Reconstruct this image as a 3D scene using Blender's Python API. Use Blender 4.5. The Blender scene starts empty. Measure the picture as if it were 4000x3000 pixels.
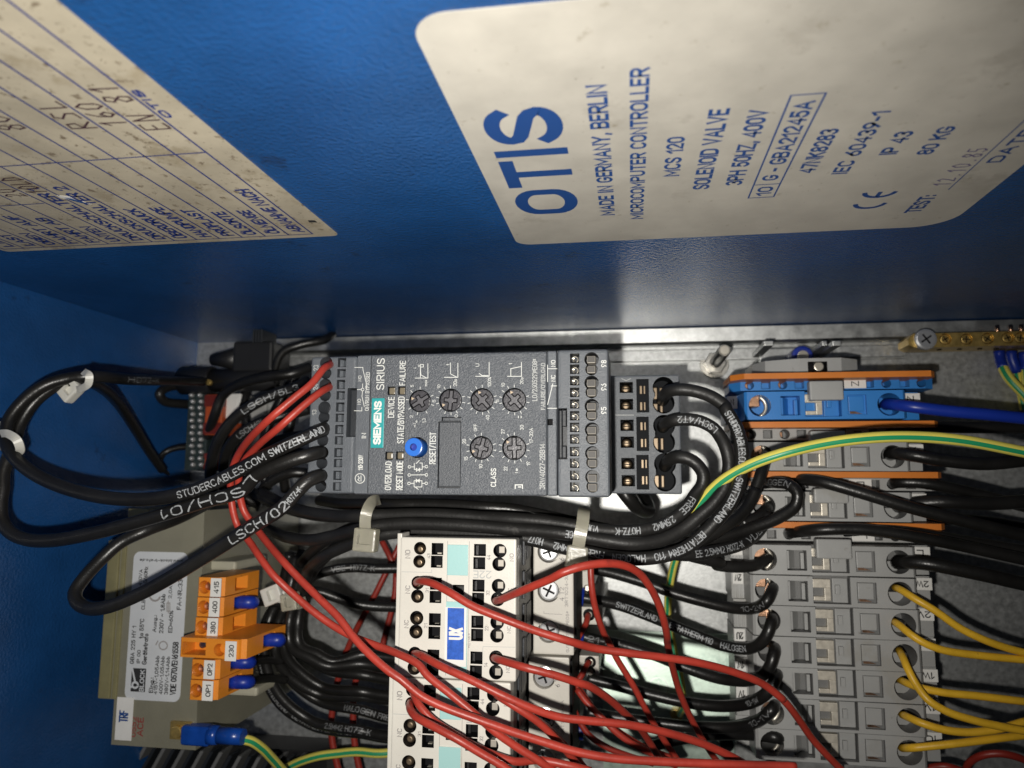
import bpy, bmesh, math, random
from mathutils import Vector, Matrix
random.seed(7)
scene = bpy.context.scene
COL = scene.collection
MM = 0.001

# ---------------------------------------------------------------- camera
F_PX = 2900.0                       # focal length in pixels of the 4000 x 3000 photograph
CAM_H = 395.0                       # camera height above the mounting plate, mm
ROT = (Matrix.Rotation(math.radians(0.879), 3, 'Z') @ Matrix.Rotation(math.radians(-9.021), 3, 'Y')
       @ Matrix.Rotation(math.radians(-7.272), 3, 'X'))      # world -> camera
cam_d = bpy.data.cameras.new('camera')
cam = bpy.data.objects.new('camera', cam_d); COL.objects.link(cam)
cam_d.sensor_width = 36.0
cam_d.lens = 36.0 * F_PX / 4000.0
cam_d.clip_start = 0.01; cam_d.clip_end = 50.0
cam.matrix_world = Matrix.Translation((0, 0, CAM_H * MM)) @ ROT.transposed().to_4x4()
cam_d.dof.use_dof = True
cam_d.dof.focus_distance = 0.237
cam_d.dof.aperture_fstop = 17.0
scene.camera = cam

# ---------------------------------------------------------------- light: the phone's flash beside the lens, a little light from the room
world = bpy.data.worlds.new('World'); scene.world = world; world.use_nodes = True
wb = world.node_tree.nodes['Background']
wb.inputs[0].default_value = (0.86, 0.93, 1.0, 1); wb.inputs[1].default_value = 0.007
fl = bpy.data.lights.new('flash', 'SPOT')
fl.energy = 3.5; fl.color = (1.0, 0.96, 0.89); fl.shadow_soft_size = 0.0026
fl.spot_size = math.radians(118); fl.spot_blend = 1.0
flo = bpy.data.objects.new('flash', fl); COL.objects.link(flo)
flo.location = (-12 * MM, -15 * MM, (CAM_H + 2) * MM)
flo.rotation_euler = (math.radians(9.0), math.radians(14.0), 0)
scene.view_settings.view_transform = 'Standard'; scene.view_settings.look = 'None'
scene.view_settings.exposure = 0.0; scene.view_settings.gamma = 1.0
scene.view_settings.use_curve_mapping = False
scene.render.engine = 'CYCLES'
scene.cycles.use_denoising = True
scene.cycles.max_bounces = 8

# ---------------------------------------------------------------- measuring: photograph pixels -> millimetres in the cabinet
CROPS = {'C1': (0, 0, 1400/2212), 'C2': (1300, 0, 1400/2212), 'C3': (2600, 0, 1400/2212), 'C4': (0, 1000, 1300/2212),
         'C5': (1150, 1300, 900/2212), 'C6': (1950, 1300, 900/2212), 'C7': (2700, 1200, 1300/2212),
         'D1': (0, 1900, 1100/2212), 'D2': (300, 2200, 1100/2212), 'D3': (900, 1850, 1100/2212), 'D4': (1300, 2050, 1000/1746),
         'D5': (2000, 1900, 1000/2212), 'D6': (2100, 2250, 1000/2212), 'D7': (2800, 1950, 1200/1896), 'F': (0, 0, 4000/2212)}
def px(k, x, y):
    ox, oy, s = CROPS[k]; return ox + x*s, oy + y*s
def ray(k, x, y):
    a, b = px(k, x, y)
    return ROT.transposed() @ Vector((a - 2000, 1500 - b, -F_PX))
def P(k, x, y, z):                  # point on the plane at height z
    d = ray(k, x, y); return Vector((0, 0, CAM_H)) + d * ((z - CAM_H) / d.z)
WALL_Y = 77.5
WALL_X = -250.0
def W(k, x, y):                     # point on the upper cabinet wall
    d = ray(k, x, y); return Vector((0, 0, CAM_H)) + d * (WALL_Y / d.y)
def to_px(v):
    c = ROT @ (v - Vector((0, 0, CAM_H))); return Vector((2000 + F_PX*c.x/-c.z, 1500 - F_PX*c.y/-c.z))

# ---------------------------------------------------------------- materials
MATS = {}
def mat(name, col, rough=0.5, metal=0.0, bump=None, var=None, spec=0.5, trans=0.0, coat=0.0, speck=None, sheen=0.0, sss=0.0):
    """bump=(scale, strength)  var=(scale, amount)  speck=(scale, threshold, colour)"""
    m = bpy.data.materials.new(name); m.use_nodes = True
    nt = m.node_tree; b = nt.nodes['Principled BSDF']
    b.inputs['Base Color'].default_value = (*col, 1); b.inputs['Roughness'].default_value = rough
    b.inputs['Metallic'].default_value = metal; b.inputs['Specular IOR Level'].default_value = spec
    b.inputs['Transmission Weight'].default_value = trans; b.inputs['Coat Weight'].default_value = coat
    if sss:
        b.inputs['Subsurface Weight'].default_value = sss; b.inputs['Subsurface Radius'].default_value = (1, .9, .7)
        b.inputs['Subsurface Scale'].default_value = 0.001
    tc = nt.nodes.new('ShaderNodeNewGeometry')
    last = None
    def noise(scale, detail=4, rgh=.6):
        n = nt.nodes.new('ShaderNodeTexNoise'); n.inputs['Scale'].default_value = scale
        n.inputs['Detail'].default_value = detail; n.inputs['Roughness'].default_value = rgh
        nt.links.new(tc.outputs['Position'], n.inputs['Vector']); return n
    if var:
        n = noise(var[0]); r = nt.nodes.new('ShaderNodeValToRGB')
        lo = tuple(max(0, c*(1-var[1])) for c in col); hi = tuple(min(1, c*(1+var[1]*.7)) for c in col)
        r.color_ramp.elements[0].color = (*lo, 1); r.color_ramp.elements[1].color = (*hi, 1)
        r.color_ramp.elements[0].position = .32; r.color_ramp.elements[1].position = .68
        nt.links.new(n.outputs['Fac'], r.inputs['Fac']); last = r.outputs['Color']
        rr = nt.nodes.new('ShaderNodeMapRange'); rr.inputs['To Min'].default_value = max(.03, rough*.8); rr.inputs['To Max'].default_value = min(1, rough*1.2)
        nt.links.new(n.outputs['Fac'], rr.inputs['Value']); nt.links.new(rr.outputs['Result'], b.inputs['Roughness'])
    if speck:
        specks = speck if isinstance(speck, list) else [speck]
        for sc_, th, cc in specks:
            n = noise(sc_, 5, .62); r = nt.nodes.new('ShaderNodeMapRange')
            r.inputs['From Min'].default_value = th; r.inputs['From Max'].default_value = th + .07
            nt.links.new(n.outputs['Fac'], r.inputs['Value'])
            mx = nt.nodes.new('ShaderNodeMix'); mx.data_type = 'RGBA'
            nt.links.new(r.outputs['Result'], mx.inputs['Factor'])
            if last is None: mx.inputs['A'].default_value = (*col, 1)
            else: nt.links.new(last, mx.inputs['A'])
            mx.inputs['B'].default_value = (*cc, 1); last = mx.outputs['Result']
    if last is not None: nt.links.new(last, b.inputs['Base Color'])
    if bump:
        n = noise(bump[0], 3, .5); bp = nt.nodes.new('ShaderNodeBump'); bp.inputs['Strength'].default_value = bump[1]
        bp.inputs['Distance'].default_value = 0.0007 if name == 'blue_paint' else 0.0004
        nt.links.new(n.outputs['Fac'], bp.inputs['Height']); nt.links.new(bp.outputs['Normal'], b.inputs['Normal'])
    MATS[name] = m; return m

mat('blue_paint', (.013, .076, .24), .19, bump=(800, .5), var=(22, .22), spec=.65, speck=[(75, .64, (.013, .053, .16)), (420, .715, (.05, .115, .25))])
mat('cream_label', (.47, .42, .32), .55, var=(55, .16), speck=[(50, .56, (.36, .31, .22)), (300, .60, (.20, .16, .11)), (900, .635, (.17, .14, .10))])
mat('grey_label', (.485, .46, .405), .55, var=(70, .10), speck=[(45, .62, (.41, .385, .335)), (210, .655, (.33, .30, .24)), (800, .665, (.22, .20, .16))])
mat('blue_ink', (.012, .06, .23), .5)
mat('blue_ink_dark', (.02, .04, .20), .5)
mat('pen', (.055, .025, .035), .5)
mat('pen_faint', (.12, .10, .22), .5)
mat('zinc', (.54, .55, .545), .42, metal=1, var=(140, .28), bump=(900, .08), speck=(60, .62, (.42, .43, .43)))
mat('plate_zinc', (.54, .55, .545), .46, metal=.8, var=(380, .25), bump=(900, .12), speck=[(95, .60, (.50, .51, .51)), (420, .68, (.66, .67, .66))])
mat('chromate', (.58, .70, .61), .45, metal=.75, var=(110, .22), bump=(800, .1), speck=(70, .6, (.40, .52, .45)))
mat('steel', (.66, .66, .65), .22, metal=1, var=(500, .15))
mat('screw_steel', (.74, .75, .77), .24, metal=.7)
mat('clamp_dark', (.085, .08, .075), .6)
mat('brass', (.66, .46, .15), .34, metal=.75, var=(300, .25))
mat('copper', (.72, .42, .27), .30, metal=1, var=(600, .2))
mat('bronze', (.22, .165, .11), .42, metal=.8, var=(500, .2))
mat('tin', (.62, .58, .50), .34, metal=.65)
mat('clamp_tin', (.40, .37, .32), .5, metal=.35)
mat('starter_grey', (.105, .116, .132), .42, bump=(2600, .45), var=(300, .06), speck=(3600, .70, (.15, .16, .175)))
mat('starter_panel', (.092, .101, .115), .34, bump=(2000, .9), speck=(2300, .61, (.17, .18, .195)))  # pale specks put the panel's glints of light into the colour
mat('starter_lid', (.070, .077, .088), .40, bump=(3000, .5))
mat('jumper_metal', (.66, .61, .52), .38, metal=.4, var=(500, .15))
mat('starter_hole', (.008, .009, .011), .6, spec=.08)  # near-black paints the shade inside the power terminal openings
mat('starter_dark', (.018, .021, .026), .5, bump=(2000, .2))
mat('print_white', (.68, .69, .66), .5)
mat('print_dim', (.42, .43, .42), .5)
mat('teal', (.03, .33, .34), .35, bump=(1500, .1))
mat('knob', (.050, .048, .056), .38, bump=(1600, .25), var=(500, .15))
mat('knob_face', (.105, .102, .112), .36, bump=(1600, .2))
mat('knob_mark', (.55, .43, .30), .5)
mat('button_blue', (.03, .16, .62), .28)
mat('led', (.20, .17, .12), .2, coat=.5)
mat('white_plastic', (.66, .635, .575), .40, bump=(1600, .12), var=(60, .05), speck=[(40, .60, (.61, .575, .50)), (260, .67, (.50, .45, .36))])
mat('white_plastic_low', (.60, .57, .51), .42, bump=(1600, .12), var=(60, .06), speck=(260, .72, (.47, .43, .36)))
mat('cyan_plastic', (.36, .60, .59), .35, bump=(1500, .1))
mat('black_plastic', (.014, .014, .015), .42, bump=(1200, .15))
mat('hole_black', (.006, .006, .007), .6, spec=.1)
mat('grey_print', (.30, .28, .27), .5)
mat('ux_blue', (.015, .10, .50), .42, var=(700, .25), speck=(900, .72, (.4, .5, .7)))
mat('paper_white', (.76, .75, .72), .5, var=(120, .05))
mat('term_grey', (.37, .372, .365), .38, bump=(1500, .12), var=(50, .06), speck=[(35, .60, (.335, .33, .31)), (240, .65, (.27, .262, .245)), (1000, .68, (.20, .195, .18))])
mat('term_grey_dark', (.17, .17, .168), .42, bump=(1500, .12))  # darker copy of the block grey, shade painted into its recesses
mat('term_blue', (.035, .215, .60), .38, bump=(1500, .12), var=(60, .07))
mat('orange_plastic', (.66, .20, .028), .42, bump=(1500, .12), var=(60, .08))
mat('orange_terminal', (.76, .26, .025), .40, bump=(1300, .15), var=(60, .12), sss=.1, speck=(400, .66, (.55, .19, .03)))
mat('ink_black', (.03, .03, .03), .5)
mat('cable_black', (.0125, .012, .0115), .34, bump=(900, .22), var=(60, .35), speck=[(110, .71, (.035, .034, .033))])
mat('cable_black_dusty', (.016, .0155, .015), .45, bump=(900, .25), var=(60, .4), speck=[(90, .66, (.055, .053, .05)), (500, .70, (.09, .085, .08))])
mat('cable_print', (.36, .375, .39), .5, speck=(1500, .52, (.10, .105, .11)))
mat('cable_print_dim', (.20, .205, .21), .5, speck=(1500, .52, (.06, .06, .062)))
mat('wire_red', (.375, .038, .024), .42, bump=(700, .2), var=(70, .22), speck=[(120, .63, (.24, .026, .018)), (650, .665, (.10, .018, .014))])
mat('wire_red_deep', (.30, .028, .018), .42, bump=(700, .15), var=(60, .15))
mat('wire_yellow', (.80, .47, .03), .40, bump=(700, .15), var=(80, .14), speck=(500, .67, (.45, .25, .03)))
mat('wire_blue', (.01, .035, .33), .35, bump=(600, .08))
mat('pe_yellow', (.80, .70, .13), .38, bump=(700, .1), var=(80, .08))
mat('pe_green', (.02, .30, .13), .38, bump=(700, .1))
mat('tie_clear', (.76, .73, .60), .28, trans=.68, bump=(900, .25))
mat('tie_white', (.62, .61, .56), .4, bump=(900, .2), sss=.2)
mat('olive', (.215, .205, .152), .40, bump=(900, .25), var=(40, .12), speck=(300, .72, (.17, .165, .12)))
mat('olive_edge', (.22, .20, .10), .42, bump=(900, .25), var=(60, .2))
mat('bobbin', (.42, .40, .31), .42, bump=(900, .15), var=(60, .08))
mat('white_sticker', (.60, .62, .64), .45, var=(90, .05))
mat('red_ink', (.25, .04, .035), .5)
mat('ferrule_blue', (.008, .03, .30), .38, var=(300, .2))
mat('contact_dark', (.16, .12, .08), .42, metal=.7)
mat('spade_blue', (.01, .075, .42), .25, trans=.25, var=(150, .2))
mat('relay_orange', (.42, .07, .018), .4)
mat('relay_red', (.13, .012, .008), .4)
mat('solder', (.6, .6, .6), .25, metal=.5)
mat('pcb', (.018, .03, .03), .45)
mat('nut_zinc', (.62, .60, .55), .3, metal=1, var=(300, .2))

# ---------------------------------------------------------------- mesh helpers (all lengths in mm, world axes)
class B:
    def __init__(self): self.bm = bmesh.new()
    def box(self, x0, x1, y0, y1, z0, z1, bev=0.0, seg=2, mi=0):
        x0, x1 = min(x0, x1), max(x0, x1); y0, y1 = min(y0, y1), max(y0, y1); z0, z1 = min(z0, z1), max(z0, z1)
        r = bmesh.ops.create_cube(self.bm, size=1.0)
        for v in r['verts']:
            v.co = Vector((x0 + (v.co.x+.5)*(x1-x0), y0 + (v.co.y+.5)*(y1-y0), z0 + (v.co.z+.5)*(z1-z0)))
        fs = set(f for v in r['verts'] for f in v.link_faces)
        for f in fs: f.material_index = mi
        if bev:
            es = list(set(e for v in r['verts'] for e in v.link_edges))
            bmesh.ops.bevel(self.bm, geom=es, offset=bev, segments=seg, affect='EDGES', profile=.6)
        return self
    def cyl(self, c, r, z0, z1, n=24, r2=None, axis='z', bev=0.0, mi=0):
        """cylinder round c, from z0 to z1 along the axis (offsets along that axis in absolute coordinates)"""
        r2 = r if r2 is None else r2
        ra, rb = [], []
        for i in range(n):
            a = 2*math.pi*i/n; ca, sa = math.cos(a), math.sin(a)
            for rr, zz, lst in ((r, z0, ra), (r2, z1, rb)):
                if axis == 'z': p = (c[0]+rr*ca, c[1]+rr*sa, zz)
                elif axis == 'x': p = (zz, c[0]+rr*ca, c[1]+rr*sa)
                else: p = (c[0]+rr*ca, zz, c[1]+rr*sa)
                lst.append(self.bm.verts.new(p))
        fs = []
        for i in range(n):
            j = (i+1) % n
            fs.append(self.bm.faces.new((ra[i], ra[j], rb[j], rb[i])))
        t1 = self.bm.faces.new(list(reversed(ra))); t2 = self.bm.faces.new(rb); fs += [t1, t2]
        for f in fs: f.material_index = mi; f.smooth = True
        t1.smooth = t2.smooth = False
        if bev:
            es = list(t2.edges)
            bmesh.ops.bevel(self.bm, geom=es, offset=bev, segments=2, affect='EDGES', profile=.6)
        bmesh.ops.recalc_face_normals(self.bm, faces=[f for f in fs if f.is_valid])
        return self
    def prism(self, poly, a0, a1, plane='xy', mi=0):
        """poly in the given plane, extruded from a0 to a1 along the third axis"""
        def mk(u, v, a):
            return {'xy': (u, v, a), 'xz': (u, a, v), 'yz': (a, u, v)}[plane]
        lo = [self.bm.verts.new(mk(u, v, a0)) for u, v in poly]; hi = [self.bm.verts.new(mk(u, v, a1)) for u, v in poly]
        n = len(poly); fs = [self.bm.faces.new(lo), self.bm.faces.new(list(reversed(hi)))]
        for i in range(n):
            j = (i+1) % n; fs.append(self.bm.faces.new((lo[j], lo[i], hi[i], hi[j])))
        for f in fs: f.material_index = mi
        bmesh.ops.recalc_face_normals(self.bm, faces=fs)
        return self
    def rrect(self, x0, x1, y0, y1, r, z0, z1, n=6):
        x0, x1 = min(x0, x1), max(x0, x1); y0, y1 = min(y0, y1), max(y0, y1)
        poly = []
        for cx, cy, a in ((x1-r, y1-r, 0), (x0+r, y1-r, 90), (x0+r, y0+r, 180), (x1-r, y0+r, 270)):
            for i in range(n+1):
                t = math.radians(a + 90*i/n); poly.append((cx + r*math.cos(t), cy + r*math.sin(t)))
        return self.prism(poly, z0, z1)
    def tube(self, pts, r, n=10, caps=True, mi=None, taper=None):
        rings = frames(pts)
        prev = None; first = None
        for k, (p, t, u, v) in enumerate(rings):
            rr = r if taper is None else r*taper(k/(len(rings)-1))
            ring = [self.bm.verts.new(p + u*(rr*math.cos(2*math.pi*i/n)) + v*(rr*math.sin(2*math.pi*i/n))) for i in range(n)]
            if prev:
                for i in range(n):
                    f = self.bm.faces.new((prev[i], prev[(i+1) % n], ring[(i+1) % n], ring[i])); f.smooth = True
                    if mi: f.material_index = mi(i, n)
            else: first = ring
            prev = ring
        if caps:
            self.bm.faces.new(list(reversed(first))); self.bm.faces.new(prev)
        return self
    def quad(self, a, b, c, d):
        self.bm.faces.new([self.bm.verts.new(p) for p in (a, b, c, d)]); return self
    def stroke(self, pts, w, thick, n_dir):
        """flat ribbon along pts with its face looking along n_dir"""
        n_dir = Vector(n_dir)
        for a, b in zip(pts, pts[1:]):
            self.k = (getattr(self, 'k', 0) + 1) % 7; th = thick*(1 + .12*self.k)
            a, b = Vector(a), Vector(b); d = b - a
            if d.length < 1e-6: continue
            d.normalize(); s = d.cross(n_dir).normalized()*(w/2); e = d*(w/2)*.8
            top = [self.bm.verts.new(p + n_dir*th) for p in (a-e-s, b+e-s, b+e+s, a-e+s)]
            f = self.bm.faces.new(top)
            f.normal_update()
            if f.normal.dot(n_dir) < 0: f.normal_flip()
        return self
    def xf(self, m):
        bmesh.ops.transform(self.bm, matrix=m, verts=self.bm.verts); return self

def catmull(pts, step=1.3):
    pts = [Vector(p) for p in pts]
    ext = [pts[0]*2 - pts[1]] + pts + [pts[-1]*2 - pts[-2]]
    out = []
    for i in range(1, len(ext)-2):
        p0, p1, p2, p3 = ext[i-1:i+3]
        d1 = max((p1-p0).length, 1e-4)**.5; d2 = max((p2-p1).length, 1e-4)**.5; d3 = max((p3-p2).length, 1e-4)**.5
        m1 = (p1-p0)/d1 - (p2-p0)/(d1+d2) + (p2-p1)/d2
        m2 = (p2-p1)/d2 - (p3-p1)/(d2+d3) + (p3-p2)/d3
        m1 *= d2; m2 *= d2
        n = max(2, int((p2-p1).length/step))
        for k in range(n):
            t = k/n; t2, t3 = t*t, t*t*t
            out.append(p1*(2*t3-3*t2+1) + m1*(t3-2*t2+t) + p2*(-2*t3+3*t2) + m2*(t3-t2))
    out.append(pts[-1]); return out

def frames(pts):
    n = len(pts); res = []; u = None
    for i, p in enumerate(pts):
        t = (pts[min(i+1, n-1)] - pts[max(i-1, 0)]).normalized()
        if u is None:
            ref = Vector((0, 0, 1)) if abs(t.z) < .9 else Vector((1, 0, 0))
            u = (ref - t*ref.dot(t)).normalized()
        else: u = (u - t*u.dot(t)).normalized()
        res.append((p, t, u, t.cross(u)))
    return res

def origin(o):
    v = Vector((0, 0, 0))
    while o: v += o.location; o = o.parent
    return v / MM
def mesh_of(b, base, mats):
    bm = b.bm if isinstance(b, B) else b
    me = bpy.data.meshes.new('m')
    for v in bm.verts: v.co = (v.co - base)*MM
    bm.to_mesh(me); bm.free()
    for m in (mats if isinstance(mats, (list, tuple)) else [mats]): me.materials.append(MATS[m])
    return me
def obj(name, b, mats, parent=None, loc=None):
    base = origin(parent) if parent else Vector(loc or (0, 0, 0))
    me = b if isinstance(b, bpy.types.Mesh) else mesh_of(b, base, mats)
    o = bpy.data.objects.new(name, me); COL.objects.link(o); me.name = name
    if parent: o.parent = parent
    else: o.location = base*MM
    return o
def tag(o, label, cat, group=None, kind=None):
    o['label'] = label
    if cat: o['category'] = cat
    if group: o['group'] = group
    if kind: o['kind'] = kind
    return o
def thing(name, label, cat, loc, group=None):
    o = bpy.data.objects.new(name, None); COL.objects.link(o); o.empty_display_size = .01
    o.location = Vector(loc)*MM; return tag(o, label, cat, group)
def copy_tree(o, parent=None):
    c = o.copy(); COL.objects.link(c)
    if parent: c.parent = parent
    for ch in list(o.children): copy_tree(ch, c)
    return c

def cut(base, cutters, mats, self_x=True):
    """base minus cutters; faces made by a cutter take the cutter's material (mats[1])"""
    a = bpy.data.objects.new('a', mesh_of(base, Vector(), [mats[0]])); c = bpy.data.objects.new('c', mesh_of(cutters, Vector(), [mats[1]]))
    COL.objects.link(a); COL.objects.link(c)
    md = a.modifiers.new('b', 'BOOLEAN'); md.operation = 'DIFFERENCE'; md.solver = 'EXACT'; md.object = c
    md.use_self = self_x; md.material_mode = 'TRANSFER'
    dg = bpy.context.evaluated_depsgraph_get()
    me = bpy.data.meshes.new_from_object(a.evaluated_get(dg))
    names = [m.name if m else None for m in me.materials]
    bm = bmesh.new(); bm.from_mesh(me)
    for v in bm.verts: v.co /= MM
    for f in bm.faces:
        f.material_index = 1 if names[f.material_index] == mats[1] else 0
        f.smooth = False
    for o in (a, c):
        d = o.data; bpy.data.objects.remove(o); bpy.data.meshes.remove(d)
    bpy.data.meshes.remove(me)
    return bm

# ---------------------------------------------------------------- lettering: a narrow sans-serif drawn with strokes of even width
def _arc(cx, cy, rx, ry, a0, a1, n=8):
    n = int(n*1.6)
    return [(cx + rx*math.cos(math.radians(a0+(a1-a0)*i/n)), cy + ry*math.sin(math.radians(a0+(a1-a0)*i/n))) for i in range(n+1)]
_O = _arc(.5, .68, .5, .32, 0, 180) + _arc(.5, .32, .5, .32, 180, 360) + [(1, .68)]
_C = _arc(.5, .68, .5, .32, 30, 180) + _arc(.5, .32, .5, .32, 180, 330)
_S = _arc(.5, .755, .48, .245, 20, 180, 9) + [(.05, .655), (.18, .585), (.5, .505), (.82, .425), (.95, .345)] + _arc(.5, .245, .5, .245, 0, -160, 9)
GLYPH = {   # character: (relative width, strokes)
 'A': (.66, [[(0, 0), (.5, 1), (1, 0)], [(.2, .32), (.8, .32)]]), 'B': (.58, [[(0, 0), (0, 1), (.6, 1)] + _arc(.6, .76, .36, .24, 90, -90, 6) + [(0, .52)], [(.6, .52)] + _arc(.62, .26, .38, .26, 90, -90, 6) + [(0, 0)]]),
 'C': (.58, [_C]), 'D': (.6, [[(0, 0), (0, 1), (.45, 1)] + _arc(.45, .68, .55, .32, 90, 0, 5) + _arc(.45, .32, .55, .32, 0, -90, 5) + [(0, 0)]]), 'E': (.5, [[(1, 1), (0, 1), (0, 0), (1, 0)], [(0, .52), (.85, .52)]]),
 'F': (.5, [[(1, 1), (0, 1), (0, 0)], [(0, .52), (.85, .52)]]), 'G': (.6, [_arc(.5, .68, .5, .32, 30, 180) + _arc(.5, .32, .5, .32, 180, 360) + [(1, .45), (.55, .45)]]),
 'H': (.58, [[(0, 0), (0, 1)], [(1, 0), (1, 1)], [(0, .52), (1, .52)]]), 'I': (.0, [[(.5, 0), (.5, 1)]]), 'J': (.45, [[(1, 1), (1, .3)] + _arc(.5, .28, .5, .28, 0, -180, 6)]), 'K': (.58, [[(0, 0), (0, 1)], [(1, 1), (0, .4)], [(.32, .6), (1, 0)]]),
 'L': (.48, [[(0, 1), (0, 0), (1, 0)]]), 'M': (.78, [[(0, 0), (0, 1), (.5, .25), (1, 1), (1, 0)]]), 'N': (.6, [[(0, 0), (0, 1), (1, 0), (1, 1)]]), 'O': (.62, [_O]), 'P': (.56, [[(0, 0), (0, 1), (.6, 1)] + _arc(.6, .73, .4, .27, 90, -90, 6) + [(0, .46)]]),
 'Q': (.62, [_O, [(.6, .25), (1, -.05)]]), 'R': (.58, [[(0, 0), (0, 1), (.6, 1)] + _arc(.6, .74, .4, .26, 90, -90, 6) + [(0, .48)], [(.5, .48), (1, 0)]]), 'S': (.56, [_S]), 'T': (.56, [[(0, 1), (1, 1)], [(.5, 1), (.5, 0)]]),
 'U': (.6, [[(0, 1), (0, .32)] + _arc(.5, .32, .5, .32, 180, 360) + [(1, 1)]]), 'V': (.62, [[(0, 1), (.5, 0), (1, 1)]]), 'W': (.9, [[(0, 1), (.25, 0), (.5, .9), (.75, 0), (1, 1)]]), 'X': (.6, [[(0, 0), (1, 1)], [(0, 1), (1, 0)]]), 'Y': (.6, [[(0, 1), (.5, .45), (1, 1)], [(.5, .45), (.5, 0)]]),
 'Z': (.55, [[(0, 1), (1, 1), (0, 0), (1, 0)]]), '0': (.52, [_O]), '1': (.26, [[(0, .72), (1, 1), (1, 0)]]), '2': (.52, [_arc(.5, .72, .5, .28, 170, -30, 8) + [(0, 0), (1, 0)]]),
 '3': (.52, [_arc(.5, .75, .46, .25, 150, -80, 8) + _arc(.5, .26, .5, .26, 80, -150, 8)]), '4': (.55, [[(.75, 0), (.75, 1), (0, .28), (1, .28)]]), '5': (.52, [[(.92, 1), (.12, 1), (.05, .5)] + _arc(.48, .32, .52, .32, 130, -150, 9)]),
 '6': (.52, [[(.8, 1), (.2, .55)] + _arc(.5, .3, .5, .3, 150, 510, 14)]), '7': (.52, [[(0, 1), (1, 1), (.35, 0)]]), '8': (.52, [_arc(.5, .76, .44, .24, -90, 270, 12), _arc(.5, .26, .5, .26, 90, 450, 12)]), '9': (.52, [[(.2, 0), (.8, .45)] + _arc(.5, .7, .5, .3, -30, 330, 14)]),
 '.': (.0, [[(.5, 0), (.5, .06)]]), ',': (.06, [[(1, .08), (0, -.16)]]), ':': (.0, [[(.5, .1), (.5, .16)], [(.5, .6), (.5, .66)]]), '-': (.3, [[(0, .42), (1, .42)]]), '/': (.42, [[(0, -.05), (1, 1.05)]]), '*': (.3, [[(0, .4), (1, .8)], [(0, .8), (1, .4)], [(.5, .35), (.5, .85)]]),
 ')': (.15, [[(0, 1.05), (1, .7), (1, .3), (0, -.05)]]), '(': (.15, [[(1, 1.05), (0, .7), (0, .3), (1, -.05)]]), '=': (.45, [[(0, .6), (1, .6)], [(0, .3), (1, .3)]]), '%': (.7, [[(.1, 0), (.9, 1)], _arc(.18, .8, .18, .18, 0, 360, 8), _arc(.82, .2, .18, .18, 0, 360, 8)]), '~': (.5, [[(0, .4), (.25, .55), (.75, .4), (1, .55)]]), '°': (.18, [_arc(.5, .85, .5, .13, 0, 360, 8)]),
 'a': (.45, [_arc(.5, .3, .5, .3, 0, 360, 12), [(1, .62), (1, 0)]]), 'b': (.45, [[(0, 1), (0, 0)], _arc(.5, .3, .5, .3, 0, 360, 12)]), 'c': (.42, [_arc(.5, .3, .5, .3, 40, 320, 10)]), 'd': (.45, [_arc(.5, .3, .5, .3, 0, 360, 12), [(1, 1), (1, 0)]]), 'e': (.45, [[(0, .32), (1, .32)] + _arc(.5, .3, .5, .3, 5, 310, 12)]),
 'f': (.28, [[(1, 1), (.5, .9), (.4, .6), (.4, 0)], [(0, .62), (.9, .62)]]), 'g': (.45, [_arc(.5, .32, .5, .28, 0, 360, 12), [(1, .6), (1, -.1), (.5, -.22), (.05, -.1)]]), 'i': (.0, [[(.5, 0), (.5, .6)], [(.5, .82), (.5, .9)]]), 'k': (.42, [[(0, 0), (0, 1)], [(1, .6), (0, .25)], [(.35, .38), (1, 0)]]), 'l': (.0, [[(.5, 0), (.5, 1)]]), 'm': (.7, [[(0, 0), (0, .6)], [(0, .45), (.25, .6), (.5, .45), (.5, 0)], [(.5, .45), (.75, .6), (1, .45), (1, 0)]]),
 'n': (.42, [[(0, 0), (0, .6)], [(0, .42), (.5, .6), (1, .42), (1, 0)]]), 'o': (.45, [_arc(.5, .3, .5, .3, 0, 360, 12)]), 'r': (.28, [[(0, 0), (0, .6)], [(0, .38), (.5, .58), (1, .58)]]), 's': (.4, [[(1, .52), (.5, .6), (.05, .48), (.95, .16), (.5, 0), (0, .08)]]), 't': (.28, [[(.4, .95), (.4, .15), (1, 0)], [(0, .62), (1, .62)]]), 'u': (.42, [[(0, .6), (0, .2), (.5, 0), (1, .2)], [(1, .6), (1, 0)]]), 'w': (.6, [[(0, .6), (.25, 0), (.5, .5), (.75, 0), (1, .6)]]), 'x': (.4, [[(0, 0), (1, .6)], [(0, .6), (1, 0)]]), 'z': (.4, [[(0, .6), (1, .6), (0, 0), (1, 0)]])}
_dots = [_arc(.22, 1.2, .04, .02, 0, 360, 6), _arc(.78, 1.2, .04, .02, 0, 360, 6)]
for _u, _b in (('Ö', 'O'), ('Ü', 'U'), ('ä', 'a')): GLYPH[_u] = (GLYPH[_b][0], GLYPH[_b][1] + [[(.25, 1.18), (.25, 1.26)], [(.75, 1.18), (.75, 1.26)]] if _u != 'ä' else GLYPH['a'][1] + [[(.25, .8), (.25, .88)], [(.75, .8), (.75, .88)]])
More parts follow.
